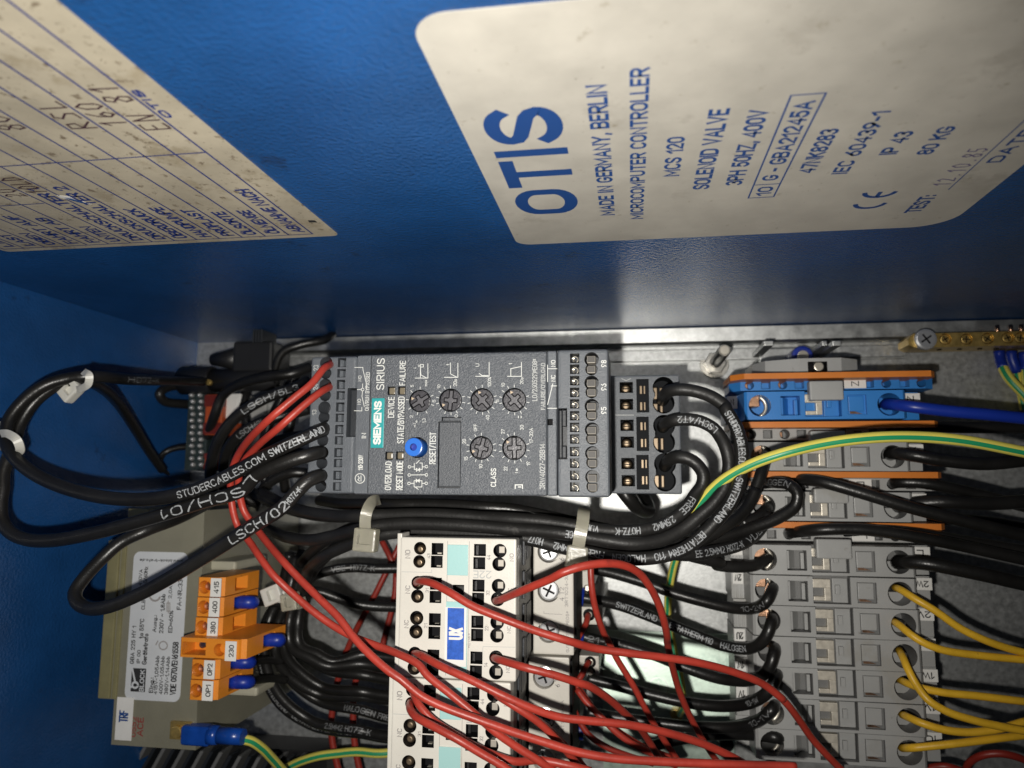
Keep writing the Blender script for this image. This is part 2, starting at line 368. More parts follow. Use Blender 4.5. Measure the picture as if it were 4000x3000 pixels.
def glyphs(txt, aspect, t, sub=None):
    """strokes filling a box of width aspect and height 1 with line width t: [(x, y, layer)], faces (x scaled to 0..1)"""
    adv = []; x = 0.0
    for ch in txt:
        if ch == ' ': adv.append(None); x += .44; continue
        w = GLYPH[ch][0]; adv.append((x, w)); x += w + (.24 if w else .27)
    nat = x - .24 if txt[-1] != ' ' else x
    inner = max(aspect - t, .05); nat = max(nat, .02); sx = inner/nat
    V, F = [], []; layer = 0
    for ch, a in zip(txt, adv):
        if a is None: continue
        x0, w = a
        for st in GLYPH[ch][1]:
            layer = (layer + 1) % 5
            pts = []
            for u, v in st:
                p = Vector((t/2 + (x0 + w*u)*sx if w > 0 else t/2 + x0*sx, t/2 + v*(1-t)))
                if pts and sub and (p - pts[-1]).length > sub:
                    k_ = int((p - pts[-1]).length/sub) + 1; q0 = pts[-1]
                    for i_ in range(1, k_): pts.append(q0.lerp(p, i_/k_))
                if not pts or (p - pts[-1]).length > 1e-5: pts.append(p)
            if len(pts) < 2: continue
            closed = (pts[0]-pts[-1]).length < 1e-4 and len(pts) > 4
            if closed: pts.pop()
            n = len(pts); base = len(V)
            for i, p in enumerate(pts):
                if closed: d0 = (p-pts[i-1]).normalized(); d1 = (pts[(i+1) % n]-p).normalized()
                else:
                    d0 = (p-pts[i-1]).normalized() if i else (pts[1]-p).normalized(); d1 = (pts[i+1]-p).normalized() if i < n-1 else d0
                m = d0 + d1
                if m.length < .2: m = d0
                m.normalize(); nn = Vector((-m.y, m.x)); k = min(1.6, 1/max(.35, abs(nn.dot(Vector((-d0.y, d0.x))))))
                q = Vector(p)
                if not closed and i == 0: q -= d1*t*.5
                if not closed and i == n-1: q += d0*t*.5
                V.append((*(q + nn*t/2*k), layer)); V.append((*(q - nn*t/2*k), layer))
            for i in range(n if closed else n-1):
                j = (i+1) % n; F.append((base+2*i, base+2*i+1, base+2*j+1, base+2*j))
    return [(vx/aspect, vy, l) for vx, vy, l in V], F
def put_text(b, txt, o, u, v, bold=0.0):
    """text whose box starts at o and spans vectors u (reading direction) and v (up)"""
    o, u, v = Vector(o), Vector(u), Vector(v)
    vs, fs = glyphs(txt, u.length/v.length, .145 + bold*6); n = u.cross(v).normalized()
    bv = [b.bm.verts.new(o + u*x + v*y + n*(.008*l)) for x, y, l in vs]
    for f in fs:
        try:
            fc = b.bm.faces.new([bv[i] for i in f]); fc.normal_update()
            if fc.normal.dot(n) < 0: fc.normal_flip()
        except ValueError: pass
def text_up(b, k, txt, x0, x1, y0, y1, z, bold=0.0, lift=.06):
    """lettering that reads upwards in the photograph, filling the box x0..x1, y0..y1 (crop pixels) on the plane z"""
    xm, ym = (x0+x1)/2, (y0+y1)/2
    L, R, T, D = P(k, x0, ym, z), P(k, x1, ym, z), P(k, xm, y0, z), P(k, xm, y1, z)
    put_text(b, txt, (R.x, D.y, z+lift), (0, T.y-D.y, 0), (L.x-R.x, 0, 0), bold)
def text_flat(b, k, txt, x0, x1, y0, y1, z, bold=0.0, lift=.06, flip=False):
    xm, ym = (x0+x1)/2, (y0+y1)/2
    L, R, T, D = P(k, x0, ym, z), P(k, x1, ym, z), P(k, xm, y0, z), P(k, xm, y1, z)
    if flip: put_text(b, txt, (R.x, T.y, z+lift), (L.x-R.x, 0, 0), (0, D.y-T.y, 0), bold)
    else: put_text(b, txt, (L.x, D.y, z+lift), (R.x-L.x, 0, 0), (0, T.y-D.y, 0), bold)
def lines(b, k, segs, w, z, lift=.06):
    for s in segs:
        b.stroke([P(k, x, y, z) for x, y in s], w, lift, (0, 0, 1))
PEN = {'0': [[(.5, 1), (.1, .75), (.05, .3), (.4, 0), (.8, .2), (.9, .7), (.5, 1)]], '1': [[(.15, .7), (.6, 1), (.45, 0)]],
       '2': [[(.1, .8), (.4, 1), (.8, .8), (.5, .4), (.05, 0), (.95, .08)]], '5': [[(.9, 1), (.3, 1), (.2, .55), (.7, .55), (.8, .2), (.4, 0), (.05, .15)]],
       '6': [[(.8, 1), (.3, .7), (.1, .25), (.45, 0), (.85, .25), (.55, .52), (.15, .3)]], '8': [[(.85, .9), (.4, 1), (.15, .75), (.8, .35), (.7, .03), (.25, 0), (.1, .3), (.8, .7), (.85, .9)]],
       'E': [[(.9, 1), (.1, 1), (.05, 0), (.9, .02)], [(.08, .5), (.7, .52)]], 'N': [[(.05, 0), (.15, 1), (.75, 0), (.95, 1)]],
       'R': [[(.05, 0), (.15, 1), (.75, .95), (.8, .6), (.15, .5), (.9, 0)]], 'S': [[(.9, .9), (.4, 1), (.15, .75), (.75, .4), (.7, .08), (.05, .05)]],
       'L': [[(.2, 1), (.1, 0), (.9, .05)]], 'D': [[(.1, 0), (.2, 1), (.8, .7), (.8, .2), (.1, 0)]], '.': [[(.4, 0), (.5, .08)]], ' ': []}
def pen_text(b, txt, o, u, v, n, w, lift):
    o, u, v = Vector(o), Vector(u), Vector(v); k = len(txt)
    for i, ch in enumerate(txt):
        for st in PEN[ch]:
            b.stroke([o + u*((i + .12 + .72*x)/k) + v*y for x, y in st], w, lift, n)
# ================================================================ the setting
def structure(name, b, m, label, parent=None):
    o = obj(name, b, m, parent); o['kind'] = 'structure'; o['label'] = label; return o
b = B().box(WALL_X, 420, -330, WALL_Y, -2, 0)
plate = structure('mounting_plate', b, 'plate_zinc', 'galvanised steel mounting plate at the back of the cabinet')
b = B().box(WALL_X-2, 420, WALL_Y, WALL_Y+2, -3, 520)
structure('wall_upper', b, 'blue_paint', 'blue painted upper cabinet wall carrying the labels')
b = B().box(WALL_X-2, WALL_X, -330, WALL_Y, -3, 520)
structure('wall_left', b, 'blue_paint', 'blue painted left cabinet wall')
# folded flange of the mounting plate along the upper wall
b = B()
fy0 = P('C7', 300, 235, 9).y
b.prism([(WALL_Y-.6, .2), (fy0, .2), (fy0, 7.2), (fy0+1.2, 8.6), (WALL_Y-.6, 9.2)], -205, 420, 'yz')
obj('flange', b, 'zinc', plate)
b = B()
y1 = P('C7', 600, 240, 3).y - 2; y2 = P('C7', 900, 335, 3).y; x1 = P('C7', 1430, 300, 3).x
b.box(-205, x1, y2, y1, .3, 3.0, .4)
obj('raised_strip', b, 'plate_zinc', plate)
# fold line pressed along the raised strip
b = B()
yy = P('C7', 900, 352, 0).y
b.box(-205, x1, yy-.35, yy+.35, .4, 1.0)
obj('fold_line', b, 'zinc', plate)

# ================================================================ labels on the upper wall
def wall_point(k, x, y, lift=.0):
    w = W(k, x, y); return Vector((w.x, WALL_Y - lift, w.z))
def text_wall(b, txt, s, e, c, lift=.25, bold=0.0):
    """s, e: baseline start and end, c: top of the capitals above the start; each (crop, x, y)"""
    s, e, c = W(*s), W(*e), W(*c)
    xb = (s.x + e.x)/2; h = s.x - c.x if c else 3
    put_text(b, txt, (xb, WALL_Y-lift, s.z), (0, 0, e.z-s.z), (-h, 0, 0), bold)
NW = Vector((0, -1, 0))
# --- rating label
xl = (W('F', 929, 129).x + W('F', 1097, 493).x)/2; xr = W('C3', 2212, 1010).x
zb = (W('C2', 1300, 1500).z + W('C3', 1520, 1402).z)/2; zt = W('C2', 1320, 10).z
t = thing('rating_label', 'greyish white controller rating label with large blue lettering on the blue wall', 'label', (xl, WALL_Y, zb))
b = B(); r_ = 7.0; poly = []
for cx, cz, a in ((xr-r_, zt-r_, 0), (xl+r_, zt-r_, 90), (xl+r_*.7, zb+r_*.7, 180), (xr-r_*1.6, zb+r_*1.6, 270)):
    rr = {0: r_, 90: r_, 180: r_*.7, 270: r_*1.6}[a]
    for i in range(9):
        q = math.radians(a + 90*i/8); poly.append((cx + rr*math.cos(q), cz + rr*math.sin(q)))
b.prism(poly, WALL_Y-.18, WALL_Y-.02, 'xz'); obj('sheet', b, 'grey_label', t)
b = B(); text_wall(b, 'OTIS', ('C2', 1505, 1305), ('C2', 1425, 640), ('C2', 1098, 1230), bold=.010)
obj('heading', b, 'blue_ink', t)
for txt, s, e, c in (
        ('MADE IN GERMANY, BERLIN', ('C2', 1735, 1322), ('C2', 1700, 510), ('C2', 1645, 1322)),
        ('MICROCOMPUTER CONTROLLER', ('C2', 1905, 1345), ('C2', 1975, 405), ('C2', 1825, 1345)),
        ('MCS 120', ('C2', 2135, 1080), ('C2', 2180, 835), ('C2', 2035, 1080)),
        ('SOLENOID VALVE', ('C3', 268, 1160), ('C3', 400, 660), ('C3', 165, 1165)),
        ('3PH 50HZ, 400V', ('C3', 470, 1135), ('C3', 645, 665), ('C3', 368, 1135)),
        ('10', ('C3', 650, 1200), ('C3', 665, 1145), ('C3', 558, 1200)),
        ('G - GBA21245A', ('C3', 690, 1105), ('C3', 928, 612), ('C3', 590, 1110)),
        ('47NK8283', ('C3', 915, 1060), ('C3', 1080, 785), ('C3', 815, 1060)),
        ('IEC 60439-1', ('C3', 1120, 1065), ('C3', 1395, 675), ('C3', 1020, 1070)),
        ('IP 43', ('C3', 1425, 945), ('C3', 1540, 800), ('C3', 1315, 950)),
        ('80 KG', ('C3', 1640, 945), ('C3', 1805, 770), ('C3', 1545, 940)),
        ('TEST:', ('C3', 1572, 1305), ('C3', 1680, 1195), ('C3', 1472, 1310)),
        ('DATE', ('C3', 2085, 993), ('C3', 2290, 790), ('C3', 1990, 998))):
    b = B(); text_wall(b, txt, s, e, c, bold=.007); obj('lettering', b, 'blue_ink', t)
b = B(); q = [wall_point('C3', *p) for p in ((510, 1217), (665, 1210), (990, 568), (775, 580))]
x0, x1_ = (q[0].x+q[3].x)/2, (q[1].x+q[2].x)/2; z0, z1_ = (q[0].z+q[1].z)/2, (q[2].z+q[3].z)/2
zd = wall_point('C3', 625, 1132).z; Y = WALL_Y - .2
for s in (((x0, z0), (x1_, z0)), ((x1_, z0), (x1_, z1_)), ((x1_, z1_), (x0, z1_)), ((x0, z1_), (x0, z0)), ((x0, zd), (x1_, zd))):
    b.stroke([(u, Y, w) for u, w in s], .42, .05, NW)
obj('number_frame', b, 'blue_ink', t)
b = B(); s, e = wall_point('C3', 1745, 1165), wall_point('C3', 2230, 712)
b.stroke([(s.x, Y, s.z), (s.x, Y, e.z)], .32, .05, NW)
obj('ruled_line', b, 'blue_ink', t)
b = B(); c0, c1 = wall_point('C3', 1150, 1268), wall_point('C3', 1372, 1245); R0 = (c1.x-c0.x)/2*1.0; cx = (c0.x+c1.x)/2
zc = wall_point('C3', 1260, 1262).z; ze = wall_point('C3', 1330, 1175).z - R0*.1
for cz in (zc + R0*.35, ze):
    pts = [(cx + R0*.86*math.cos(a), Y, cz - R0*.86*math.sin(a)*.95) for a in [math.radians(10 + 160*i/14) for i in range(15)]]
    b.stroke(pts, R0*.28, .05, NW)
b.stroke([(cx, Y, ze-R0*.75), (cx, Y, ze-R0*.1)], R0*.26, .05, NW)
obj('conformity_mark', b, 'blue_ink', t)
b = B(); s, e, c = wall_point('C3', 1745, 1140), wall_point('C3', 1985, 900), wall_point('C3', 1690, 1110)
pen_text(b, '12.10.85', (s.x, Y, s.z), (0, 0, e.z-s.z), (-(s.x-c.x)*1.15, 0, 0), NW, .4, .06)
obj('handwriting', b, 'pen_faint', t)

# --- adjustment data label
xr2 = (W('F', 315, 162).x + W('F', 714, 490).x)/2; xl2 = W('C1', 20, 1545).x
zb2 = (W('C1', 60, 1558).z + W('C1', 1950, 1450).z)/2
t = thing('data_label', 'cream handwritten setting data label with ruled columns on the blue wall', 'label', (xr2, WALL_Y, zb2))
b = B(); r_ = 2.2; zt2 = 460; poly = [(xr2, zt2), (xl2, zt2)]
for cx, a in ((xl2+r_, 180), (xr2-r_, 270)):
    for i in range(7):
        q = math.radians(a + 90*i/6); poly.append((cx + r_*math.cos(q), zb2 + r_ + r_*math.sin(q)))
b.prism(poly, WALL_Y-.18, WALL_Y-.02, 'xz'); obj('sheet', b, 'cream_label', t)
b = B()
xs0, xs1 = W('C1', 1920, 1432).x, W('C1', 40, 1540).x; zi = (W('C1', 1920, 1432).z + W('C1', 40, 1540).z)/2
zm = (W('C1', 1250, 925).z + W('C1', 0, 1032).z)/2; zp = (W('C1', 265, 1248).z + W('C1', 0, 1268).z)/2; xp = W('C1', 265, 1248).x
ncol = 14; dx = (xs1-xs0)/ncol
for i in range(ncol+1):
    b.stroke([(xs0+dx*i, Y, zi), (xs0+dx*i, Y, zt2)], .52, .05, NW)
for xa, xb, z_ in ((xs0, xs1, zi), (xs0, xs1, zm), (xp, xs1, zp)):
    b.stroke([(xa, Y, z_), (xb, Y, z_)], .46, .05, NW)
obj('ruled_line', b, 'blue_ink_dark', t)
cols = ['ABNAHME NACH', 'ÖLMENGE', 'ÖLSORTE', 'PRÜFLAST', 'HANDPUMPE', 'ÜBERDRUCK', 'DRUCKSCHALTER 2', 'DRUCKSCHALTER 1', 'UNTEN', 'FAHRT AB', 'FAHRT AUF', 'OBEN', 'LAST', 'LIN']
zs_ = zi + (zm-zi)*.035; ref = W('C1', 1440, 1165).z - zs_          # length of ABNAHME NACH
for i, txt in enumerate(cols):
    h = abs(dx)*.52
    ww = ref*len(txt)/12*1.0
    b = B(); put_text(b, txt, (xs0+dx*i-abs(dx)*.18, WALL_Y-.25, zs_), (0, 0, ww), (-h, 0, 0), .010); obj('lettering', b, 'blue_ink_dark', t)
b = B(); s, e = W('C1', 1075, 718), W('C1', 905, 540); c = W('C1', 962, 690)
put_text(b, 'OTIS', (s.x, WALL_Y-.25, s.z), (0, 0, e.z-s.z), (-(s.x-c.x)*.8, 0, 0), .022); obj('heading', b, 'blue_ink_dark', t)
for txt, col_i, s, e in (('EN 81', 0, (990, 800), (560, 510)), ('160', 1, (740, 775), (510, 620)), ('RSL', 2, (540, 795), (245, 610)),
                         ('80', 4, (130, 800), (-60, 700)), ('10LD', 7, (240, 1190), (30, 1085)), ('20', 8, (140, 1210), (-20, 1160))):
    b = B(); s, e = W('C1', *s), W('C1', *e)
    pen_text(b, txt, (xs0+dx*col_i-abs(dx)*.12, Y, s.z), (0, 0, e.z-s.z), (-abs(dx)*.74, 0, 0), NW, .5, .06); obj('handwriting', b, 'pen', t)
b = B(); c = W('C1', 450, 1222)
poly = [(c.x+u, c.z+w) for u, w in ((-2.6, 3), (-1.2, 2.4), (.2, 1.6), (1.3, -2.2), (2.2, -4.5), (.9, -4), (-.4, -2.5), (-1.4, -.5), (-2.9, 1.2))]
b.prism(poly, WALL_Y-.26, WALL_Y-.2, 'xz'); obj('torn_patch', b, 'paper_white', t)
b = B(); c = W('C1', 450, 1226)
poly = [(c.x+u, c.z+w) for u, w in ((-1.3, 1.6), (.1, .8), (1.5, -3.4), (.6, -2.8), (-.7, -.7))]
b.prism(poly, WALL_Y-.31, WALL_Y-.27, 'xz'); obj('bare_spot', b, 'blue_paint', t)
b = B(); c = W('C1', 1925, 1360)
b.prism([(c.x-1.3, c.z-1.0), (c.x+1.2, c.z-1.4), (c.x+1.1, c.z+.5), (c.x-.9, c.z+.8)], WALL_Y-.26, WALL_Y-.2, 'xz'); obj('dark_mark', b, 'ink_black', t)
# ================================================================ soft starter
ZS = 160.0
a, d = P('F', 671, 769, ZS), P('F', 1316, 1070, ZS)
SX0, SX1, SY1, SY0 = -106.7, -6.6, 40.5, -5.7
ST = thing('soft_starter', 'dark grey soft starter with teal name plate, six rotary dials and blue reset button', 'soft starter', (-56, 17, 0))
X = lambda k, x, y=800: P(k, x, y, ZS).x
Yy = lambda k, x, y: P(k, x, y, ZS).y
xa = X('C5', 592, 800); xb = X('C5', 728, 800); xc = X('C6', 462, 800); xd = X('C6', 557, 800)
# rear case behind the front
b = B().box(SX0+2, SX1-2, SY0+.8, SY1-.8, 0.5, ZS-24, 1.0); obj('rear_case', b, 'starter_dark', ST)
# --- left terminal strip
def holes(k, pts, z1, depth, kind, z=None):
    z = ZS if z is None else z
    bb = B()
    for h in pts:
        c = P(k, h[0], h[1], z)
        if kind == 'round':
            r = abs(P(k, h[0]+h[2], h[1], z).x - c.x); bb.cyl((c.x, c.y), r, z1-depth, z1+2, 24)
        else:
            hw = abs(P(k, h[0]+h[2], h[1], z).x - c.x); hh = abs(P(k, h[0], h[1]+h[3], z).y - c.y)
            bb.box(c.x-hw, c.x+hw, c.y-hh, c.y+hh, z1-depth, z1+2)
    return bb
def merge(*bs):
    out = bs[0]
    for o_ in bs[1:]:
        me = bpy.data.meshes.new('t'); o_.bm.to_mesh(me); out.bm.from_mesh(me); bpy.data.meshes.remove(me); o_.bm.free()
    return out
LH = [(306, 290, 60), (302, 388, 54), (298, 503, 60), (296, 600, 54), (289, 720, 60), (285, 812, 54), (277, 940, 60), (273, 1032, 54),
      (268, 1150, 60), (264, 1250, 54), (259, 1372, 60), (255, 1470, 54)]
LQ = [(457, 285, 40, 44), (452, 388, 40, 40), (447, 495, 40, 44), (444, 600, 40, 40), (440, 712, 40, 44), (436, 815, 40, 40), (431, 928, 40, 44),
      (428, 1032, 40, 40), (423, 1150, 40, 44), (419, 1250, 40, 40), (414, 1368, 40, 44), (410, 1475, 40, 40)]
lp = B().box(SX0, xa-.15, SY0+.2, SY1-.2, ZS-26, ZS, 1.2, 3)
cutr = merge(holes('C5', LH, ZS, 9, 'round'), holes('C5', LQ, ZS, 6, 'sq'), B().box(X('C5', 502), X('C5', 640), Yy('C5', 550, 1000), Yy('C5', 550, 530), ZS-5, ZS+2))
lt = obj('terminal_strip', cut(lp, cutr, ['starter_grey', 'starter_lid']), ['starter_grey', 'starter_lid'], ST)
for i, h in enumerate(LH):           # funnel bottoms
    c = P('C5', h[0], h[1], ZS); r = abs(P('C5', h[0]+h[2], h[1], ZS).x-c.x)
    bb = B().cyl((c.x+.3, c.y-.1), r*.62, ZS-9, ZS-4.5, 16, r*.3, bev=.3); obj('entry_funnel', bb, 'knob', lt)
for i, h in enumerate(LQ):
    c = P('C5', h[0], h[1], ZS); hw = abs(P('C5', h[0]+h[2], h[1], ZS).x-c.x)
    bb = B().prism([(c.x-hw*.9, ZS-6), (c.x+hw*.5, ZS-6), (c.x-hw*.3, ZS-2.6), (c.x-hw*.9, ZS-1.8)], c.y-hw*.8, c.y+hw*.8, 'xz'); obj('release_slot', bb, 'starter_grey', lt)
b = B().box(X('C5', 508), X('C5', 598), Yy('C5', 550, 995), Yy('C5', 550, 535), ZS-4.8, ZS-2.2, .5)
obj('latch', b, 'starter_dark', lt)
b = B(); text_up(b, 'C5', '23', 183, 232, 310, 365, ZS); text_up(b, 'C5', '24', 180, 228, 490, 550, ZS); text_up(b, 'C5', '13', 170, 212, 738, 792, ZS)
obj('lettering', b, 'print_dim', lt)
# --- front cover: print strip and panel
fp = B().box(xa, xc-.05, SY0, SY1, ZS-25, ZS+.3, .9, 3)
cq = B()
def knobhole(k, x, y, r):
    c = P(k, x, y, ZS); rr = abs(P(k, x+r, y, ZS).x - c.x); cq.cyl((c.x, c.y), rr*1.02, ZS-3, ZS+3, 32); return c, rr
KN = [('C5', 1208, 655, 103, 32), ('C5', 1500, 648, 108, 85), ('C5', 1803, 645, 110, -48), ('C6', 145, 645, 113, -48), ('C5', 1795, 1105, 110, 75), ('C6', 145, 1105, 114, 92)]
KC = [knobhole(*k_[:4]) for k_ in KN]
def zbox(bb, k, x0, x1, y0, y1, z0, z1, z=None, bev=0):
    z = ZS if z is None else z
    xm, ym = (x0+x1)/2, (y0+y1)/2
    bb.box(P(k, x0, ym, z).x, P(k, x1, ym, z).x, P(k, xm, y1, z).y, P(k, xm, y0, z).y, z0, z1, bev); return bb
for (x, y) in ((935, 557), (1035, 556), (912, 1181), (1015, 1179)): zbox(cq, 'C5', x-37, x+37, y-40, y+40, ZS-2, ZS+2)
zbox(cq, 'C5', 1380, 1600, 850, 1492, ZS-1.2, ZS+2)
zbox(cq, 'C5', 1416, 1606, 808, 846, ZS-1.6, ZS+2)
zbox(cq, 'C5', 596, 655, 843, 890, ZS-3, ZS+2)
c = P('C5', 1178, 1102, ZS); cq.cyl((c.x+.3, c.y), abs(P('C5', 1270, 1102, ZS).x-c.x)*1.06, ZS-4, ZS+3, 28)
fc = obj('front_panel', cut(fp, cq, ['starter_panel', 'starter_dark']), ['starter_panel', 'starter_dark'], ST)
b = B(); b.box(xb-.12, xb+.12, SY0+.5, SY1-.5, ZS+.3, ZS+.42)
b.box(X('C5', 1062)-.1, X('C5', 1062)+.1, SY0+.8, SY1-.8, ZS+.3, ZS+.40); obj('panel_seam', b, 'starter_dark', fc)
b = B().box(xa+.2, xb-.2, SY0+.4, SY1-.4, ZS+.2, ZS+.36); obj('print_strip', b, 'starter_grey', fc)
# right-hand print strip and terminal strip
b = B().box(xc, xd-.15, SY0, SY1, ZS-25, ZS+.25, .5, 2)
sl = zbox(B(), 'C6', 465, 516, 828, 888, ZS-3, ZS+2)
rs = obj('print_strip', cut(b, sl, ['starter_grey', 'hole_black']), ['starter_grey', 'hole_black'], ST)
RQ = [(724, 245+i*112.3, 45, 44) for i in range(12)]
RH = [(887, 255, 70), (886, 350, 60), (887, 480, 70), (888, 570, 60), (889, 703, 70), (890, 788, 60), (892, 930, 70), (893, 1015, 60), (894, 1158, 70), (895, 1245, 60), (896, 1385, 70), (897, 1475, 60)]
RQ = [(725, y, 45, 45) for y in (245, 350, 460, 572, 683, 797, 908, 1020, 1140, 1252, 1368, 1480)]
rp = B().box(xd, SX1, SY0-.3, SY1+.3, ZS-26, ZS+.2, 1.2, 3)
cutr = merge(holes('C6', RH, ZS+.2, 8, 'round'), holes('C6', RQ, ZS+.2, 7, 'sq'), zbox(B(), 'C6', 566, 655, 725, 1215, ZS-5, ZS+3))
rt = obj('terminal_strip', cut(rp, cutr, ['starter_grey', 'starter_dark']), ['starter_grey', 'starter_dark'], ST)
for h in RH:
    c = P('C6', h[0], h[1]+12, ZS-6); hw = .95
    bb = B().box(c.x-1.35, c.x+1.35, c.y-1.15, c.y+1.15, ZS-8, ZS-3.6, .2)
    f_ = obj('clamp_window', bb, 'clamp_tin', rt)
    bb = B().box(c.x-1.2, c.x+1.2, c.y-1.0, c.y+1.0, ZS-3.6, ZS-3.5); obj('clamp_opening', bb, 'clamp_dark', f_)
for h in RQ:
    c = P('C6', h[0], h[1], ZS-4)
    pts = [(c.x-.3 + .0*q, c.y + 1.3 - 2.6*q, ZS-5 + 1.8*math.sin(q*3.0)) for q in [i/8 for i in range(9)]]
    bb = B()
    for p0, p1 in zip(pts, pts[1:]): bb.quad(Vector(p0)+Vector((-.25, 0, 0)), Vector(p0)+Vector((.25, 0, 0)), Vector(p1)+Vector((.25, 0, 0)), Vector(p1)+Vector((-.25, 0, 0)))
    bb.tube([Vector((c.x + .1 + 1.0*math.sin(q), c.y - 1.2 + 1.0 + 1.0*math.cos(q)*1.0 - .3, ZS-4)) for q in [math.radians(-80 + 20*i) for i in range(13)]], .16, 6)
    obj('spring_clip', bb, 'tin', rt)
b = zbox(B(), 'C6', 572, 600, 740, 1200, ZS-4.8, ZS-1.0, bev=.3); zbox(b, 'C6', 600, 640, 735, 895, ZS-4.9, ZS-1.6, bev=.3); zbox(b, 'C6', 600, 640, 1085, 1200, ZS-4.9, ZS-1.6, bev=.3)
obj('latch', b, 'starter_dark', rt)
b = B()
for txt, y0, y1 in (('98', 262, 330), ('96', 487, 555), ('95', 712, 780)): text_up(b, 'C6', txt, 978, 1030, y0, y1, ZS+.2)
obj('lettering', b, 'print_white', rt)
# --- dials
for (k, x, y, r, ang), (c, rr) in zip(KN, KC):
    b = B().cyl((c.x, c.y), rr*.93, ZS-3, ZS-.1, 36, bev=.35)
    kn = obj('dial', b, 'knob', fc)
    A = math.radians(ang)
    def rot(u, v, A=A, c=c): return (c.x + u*math.cos(A) - v*math.sin(A), c.y + u*math.sin(A) + v*math.cos(A))
    b = B()
    for L, w in ((rr*.86, rr*.17), (rr*.56, rr*.17)):
        q = ((-L, -w), (L, -w), (L, w), (-L, w)) if L > rr*.7 else ((-w, -L), (w, -L), (w, L), (-w, L))
        o_ = [rot(*p) for p in q]; i_ = [rot(p[0]*(1-.16*(abs(p[0]) <= w+1e-6)) , p[1]*(1-.16*(abs(p[1]) <= w+1e-6))) for p in q]
        for j in range(4):
            b.stroke([(*o_[j], ZS-.1), (*o_[(j+1) % 4], ZS-.1)], .42, .05, (0, 0, 1))
    obj('slot_edge', b, 'hole_black', kn)
    b = B()
    for L, w, dz in ((rr*.82, rr*.12, 0), (rr*.52, rr*.12, .02)):
        q = ((-L, -w), (L, -w), (L, w), (-L, w)) if L > rr*.7 else ((-w, -L), (w, -L), (w, L), (-w, L))
        b.prism([rot(*p) for p in q], ZS-.1, ZS+.02+dz)
    b.cyl((c.x, c.y), rr*.26, ZS-.1, ZS+.12, 16, bev=.06)
    obj('cross_slot', b, 'knob_face', kn)
    b = B(); m_ = rot(-rr*.45, rr*.55) if ang in (32, 85, 75) else rot(-rr*.62, rr*.28) if ang == -48 else rot(rr*.5, rr*.5)
    b.prism([(m_[0]-.55, m_[1]+.5), (m_[0]-.45, m_[1]-.55), (m_[0]+.5, m_[1]+.05)], ZS-.05, ZS+.08); obj('pointer', b, 'knob_mark', kn)
# --- indicator lamps, button, flap, name plate
for (x, y) in ((935, 557), (1035, 556), (912, 1181), (1015, 1179)):
    b = zbox(B(), 'C5', x-30, x+30, y-33, y+33, ZS-2, ZS-.4, bev=.5); obj('indicator_lamp', b, 'led', fc)
c = P('C5', 1178, 1102, ZS); rb_ = abs(P('C5', 1262, 1102, ZS).x-c.x)
b = B().cyl((c.x, c.y), rb_, ZS-4, ZS+4.2, 32, bev=.35)
hb = B().cyl((c.x, c.y), rb_*.40, ZS+2.4, ZS+6, 20)
bt = obj('reset_button', cut(b, hb, ['button_blue', 'ferrule_blue']), ['button_blue', 'ferrule_blue'], fc)
b = zbox(B(), 'C5', 1388, 1593, 858, 1475, ZS-1.2, ZS+.15, bev=.25); fpn = obj('marking_flap', b, 'starter_lid', fc)
b = zbox(B(), 'C5', 1390, 1592, 1480, 1490, ZS-1.1, ZS-.2); obj('flap_hinge', b, 'starter_dark', fpn)
b = zbox(B(), 'C5', 1420, 1602, 812, 843, ZS-1.5, ZS-.5, bev=.2); obj('flap_grip', b, 'starter_lid', fc)
b = zbox(B(), 'C5', 744, 866, 630, 1106, ZS+.3, ZS+.75, bev=.15); npl = obj('name_plate', b, 'teal', fc)
b = B(); text_up(b, 'C5', 'SIEMENS', 760, 835, 655, 1073, ZS+.75, bold=.016); obj('lettering', b, 'paper_white', npl)
b = zbox(B(), 'C5', 625, 650, 855, 888, ZS-2.8, ZS-.4); obj('latch_tongue', b, 'starter_grey', fc)
# --- print
ZP = ZS + .36
def prt(items, m, parent=None, bold=0):
    for it in items:
        bold = -.004 if it[3]-it[2] < 40 or it[3]-it[2] > 52 else .0
        b = B(); text_up(b, *it, ZP, bold); obj('lettering', b, m, parent or fc)
prt([('C5', 'SIRIUS', 790, 866, 245, 548), ('C5', 'FAILURE', 1010, 1068, 268, 505), ('C5', 'DEVICE', 900, 960, 615, 815), ('C5', 'STATE/BYPASSED', 992, 1055, 612, 1062),
     ('C5', 'OVERLOAD', 870, 933, 1235, 1510), ('C5', 'RESET MODE', 978, 1043, 1230, 1510), ('C5', 'RESET/TEST', 1297, 1358, 955, 1260), ('C5', 'CLASS', 1885, 1937, 1300, 1478),
     ('C5', 'ON/RUN BYPASSED', 682, 720, 378, 748), ('C5', 'IN', 645, 690, 962, 1012), ('C5', '110-230V', 612, 660, 1172, 1320), ('C5', 'NO', 612, 645, 412, 465), ('C5', 'NO', 606, 640, 635, 690)], 'print_white')
prt([('C6', 'FAILURE/OVERLOAD', 400, 442, 290, 740), ('C6', '3RW4027-2BB14', 388, 440, 1065, 1505), ('C6', 'LO/260529)*E08*', 316, 366, 250, 655)], 'print_dim')
prt([('C6', 'NO', 497, 540, 262, 328), ('C6', 'NC', 497, 540, 405, 468)], 'print_white', rs)
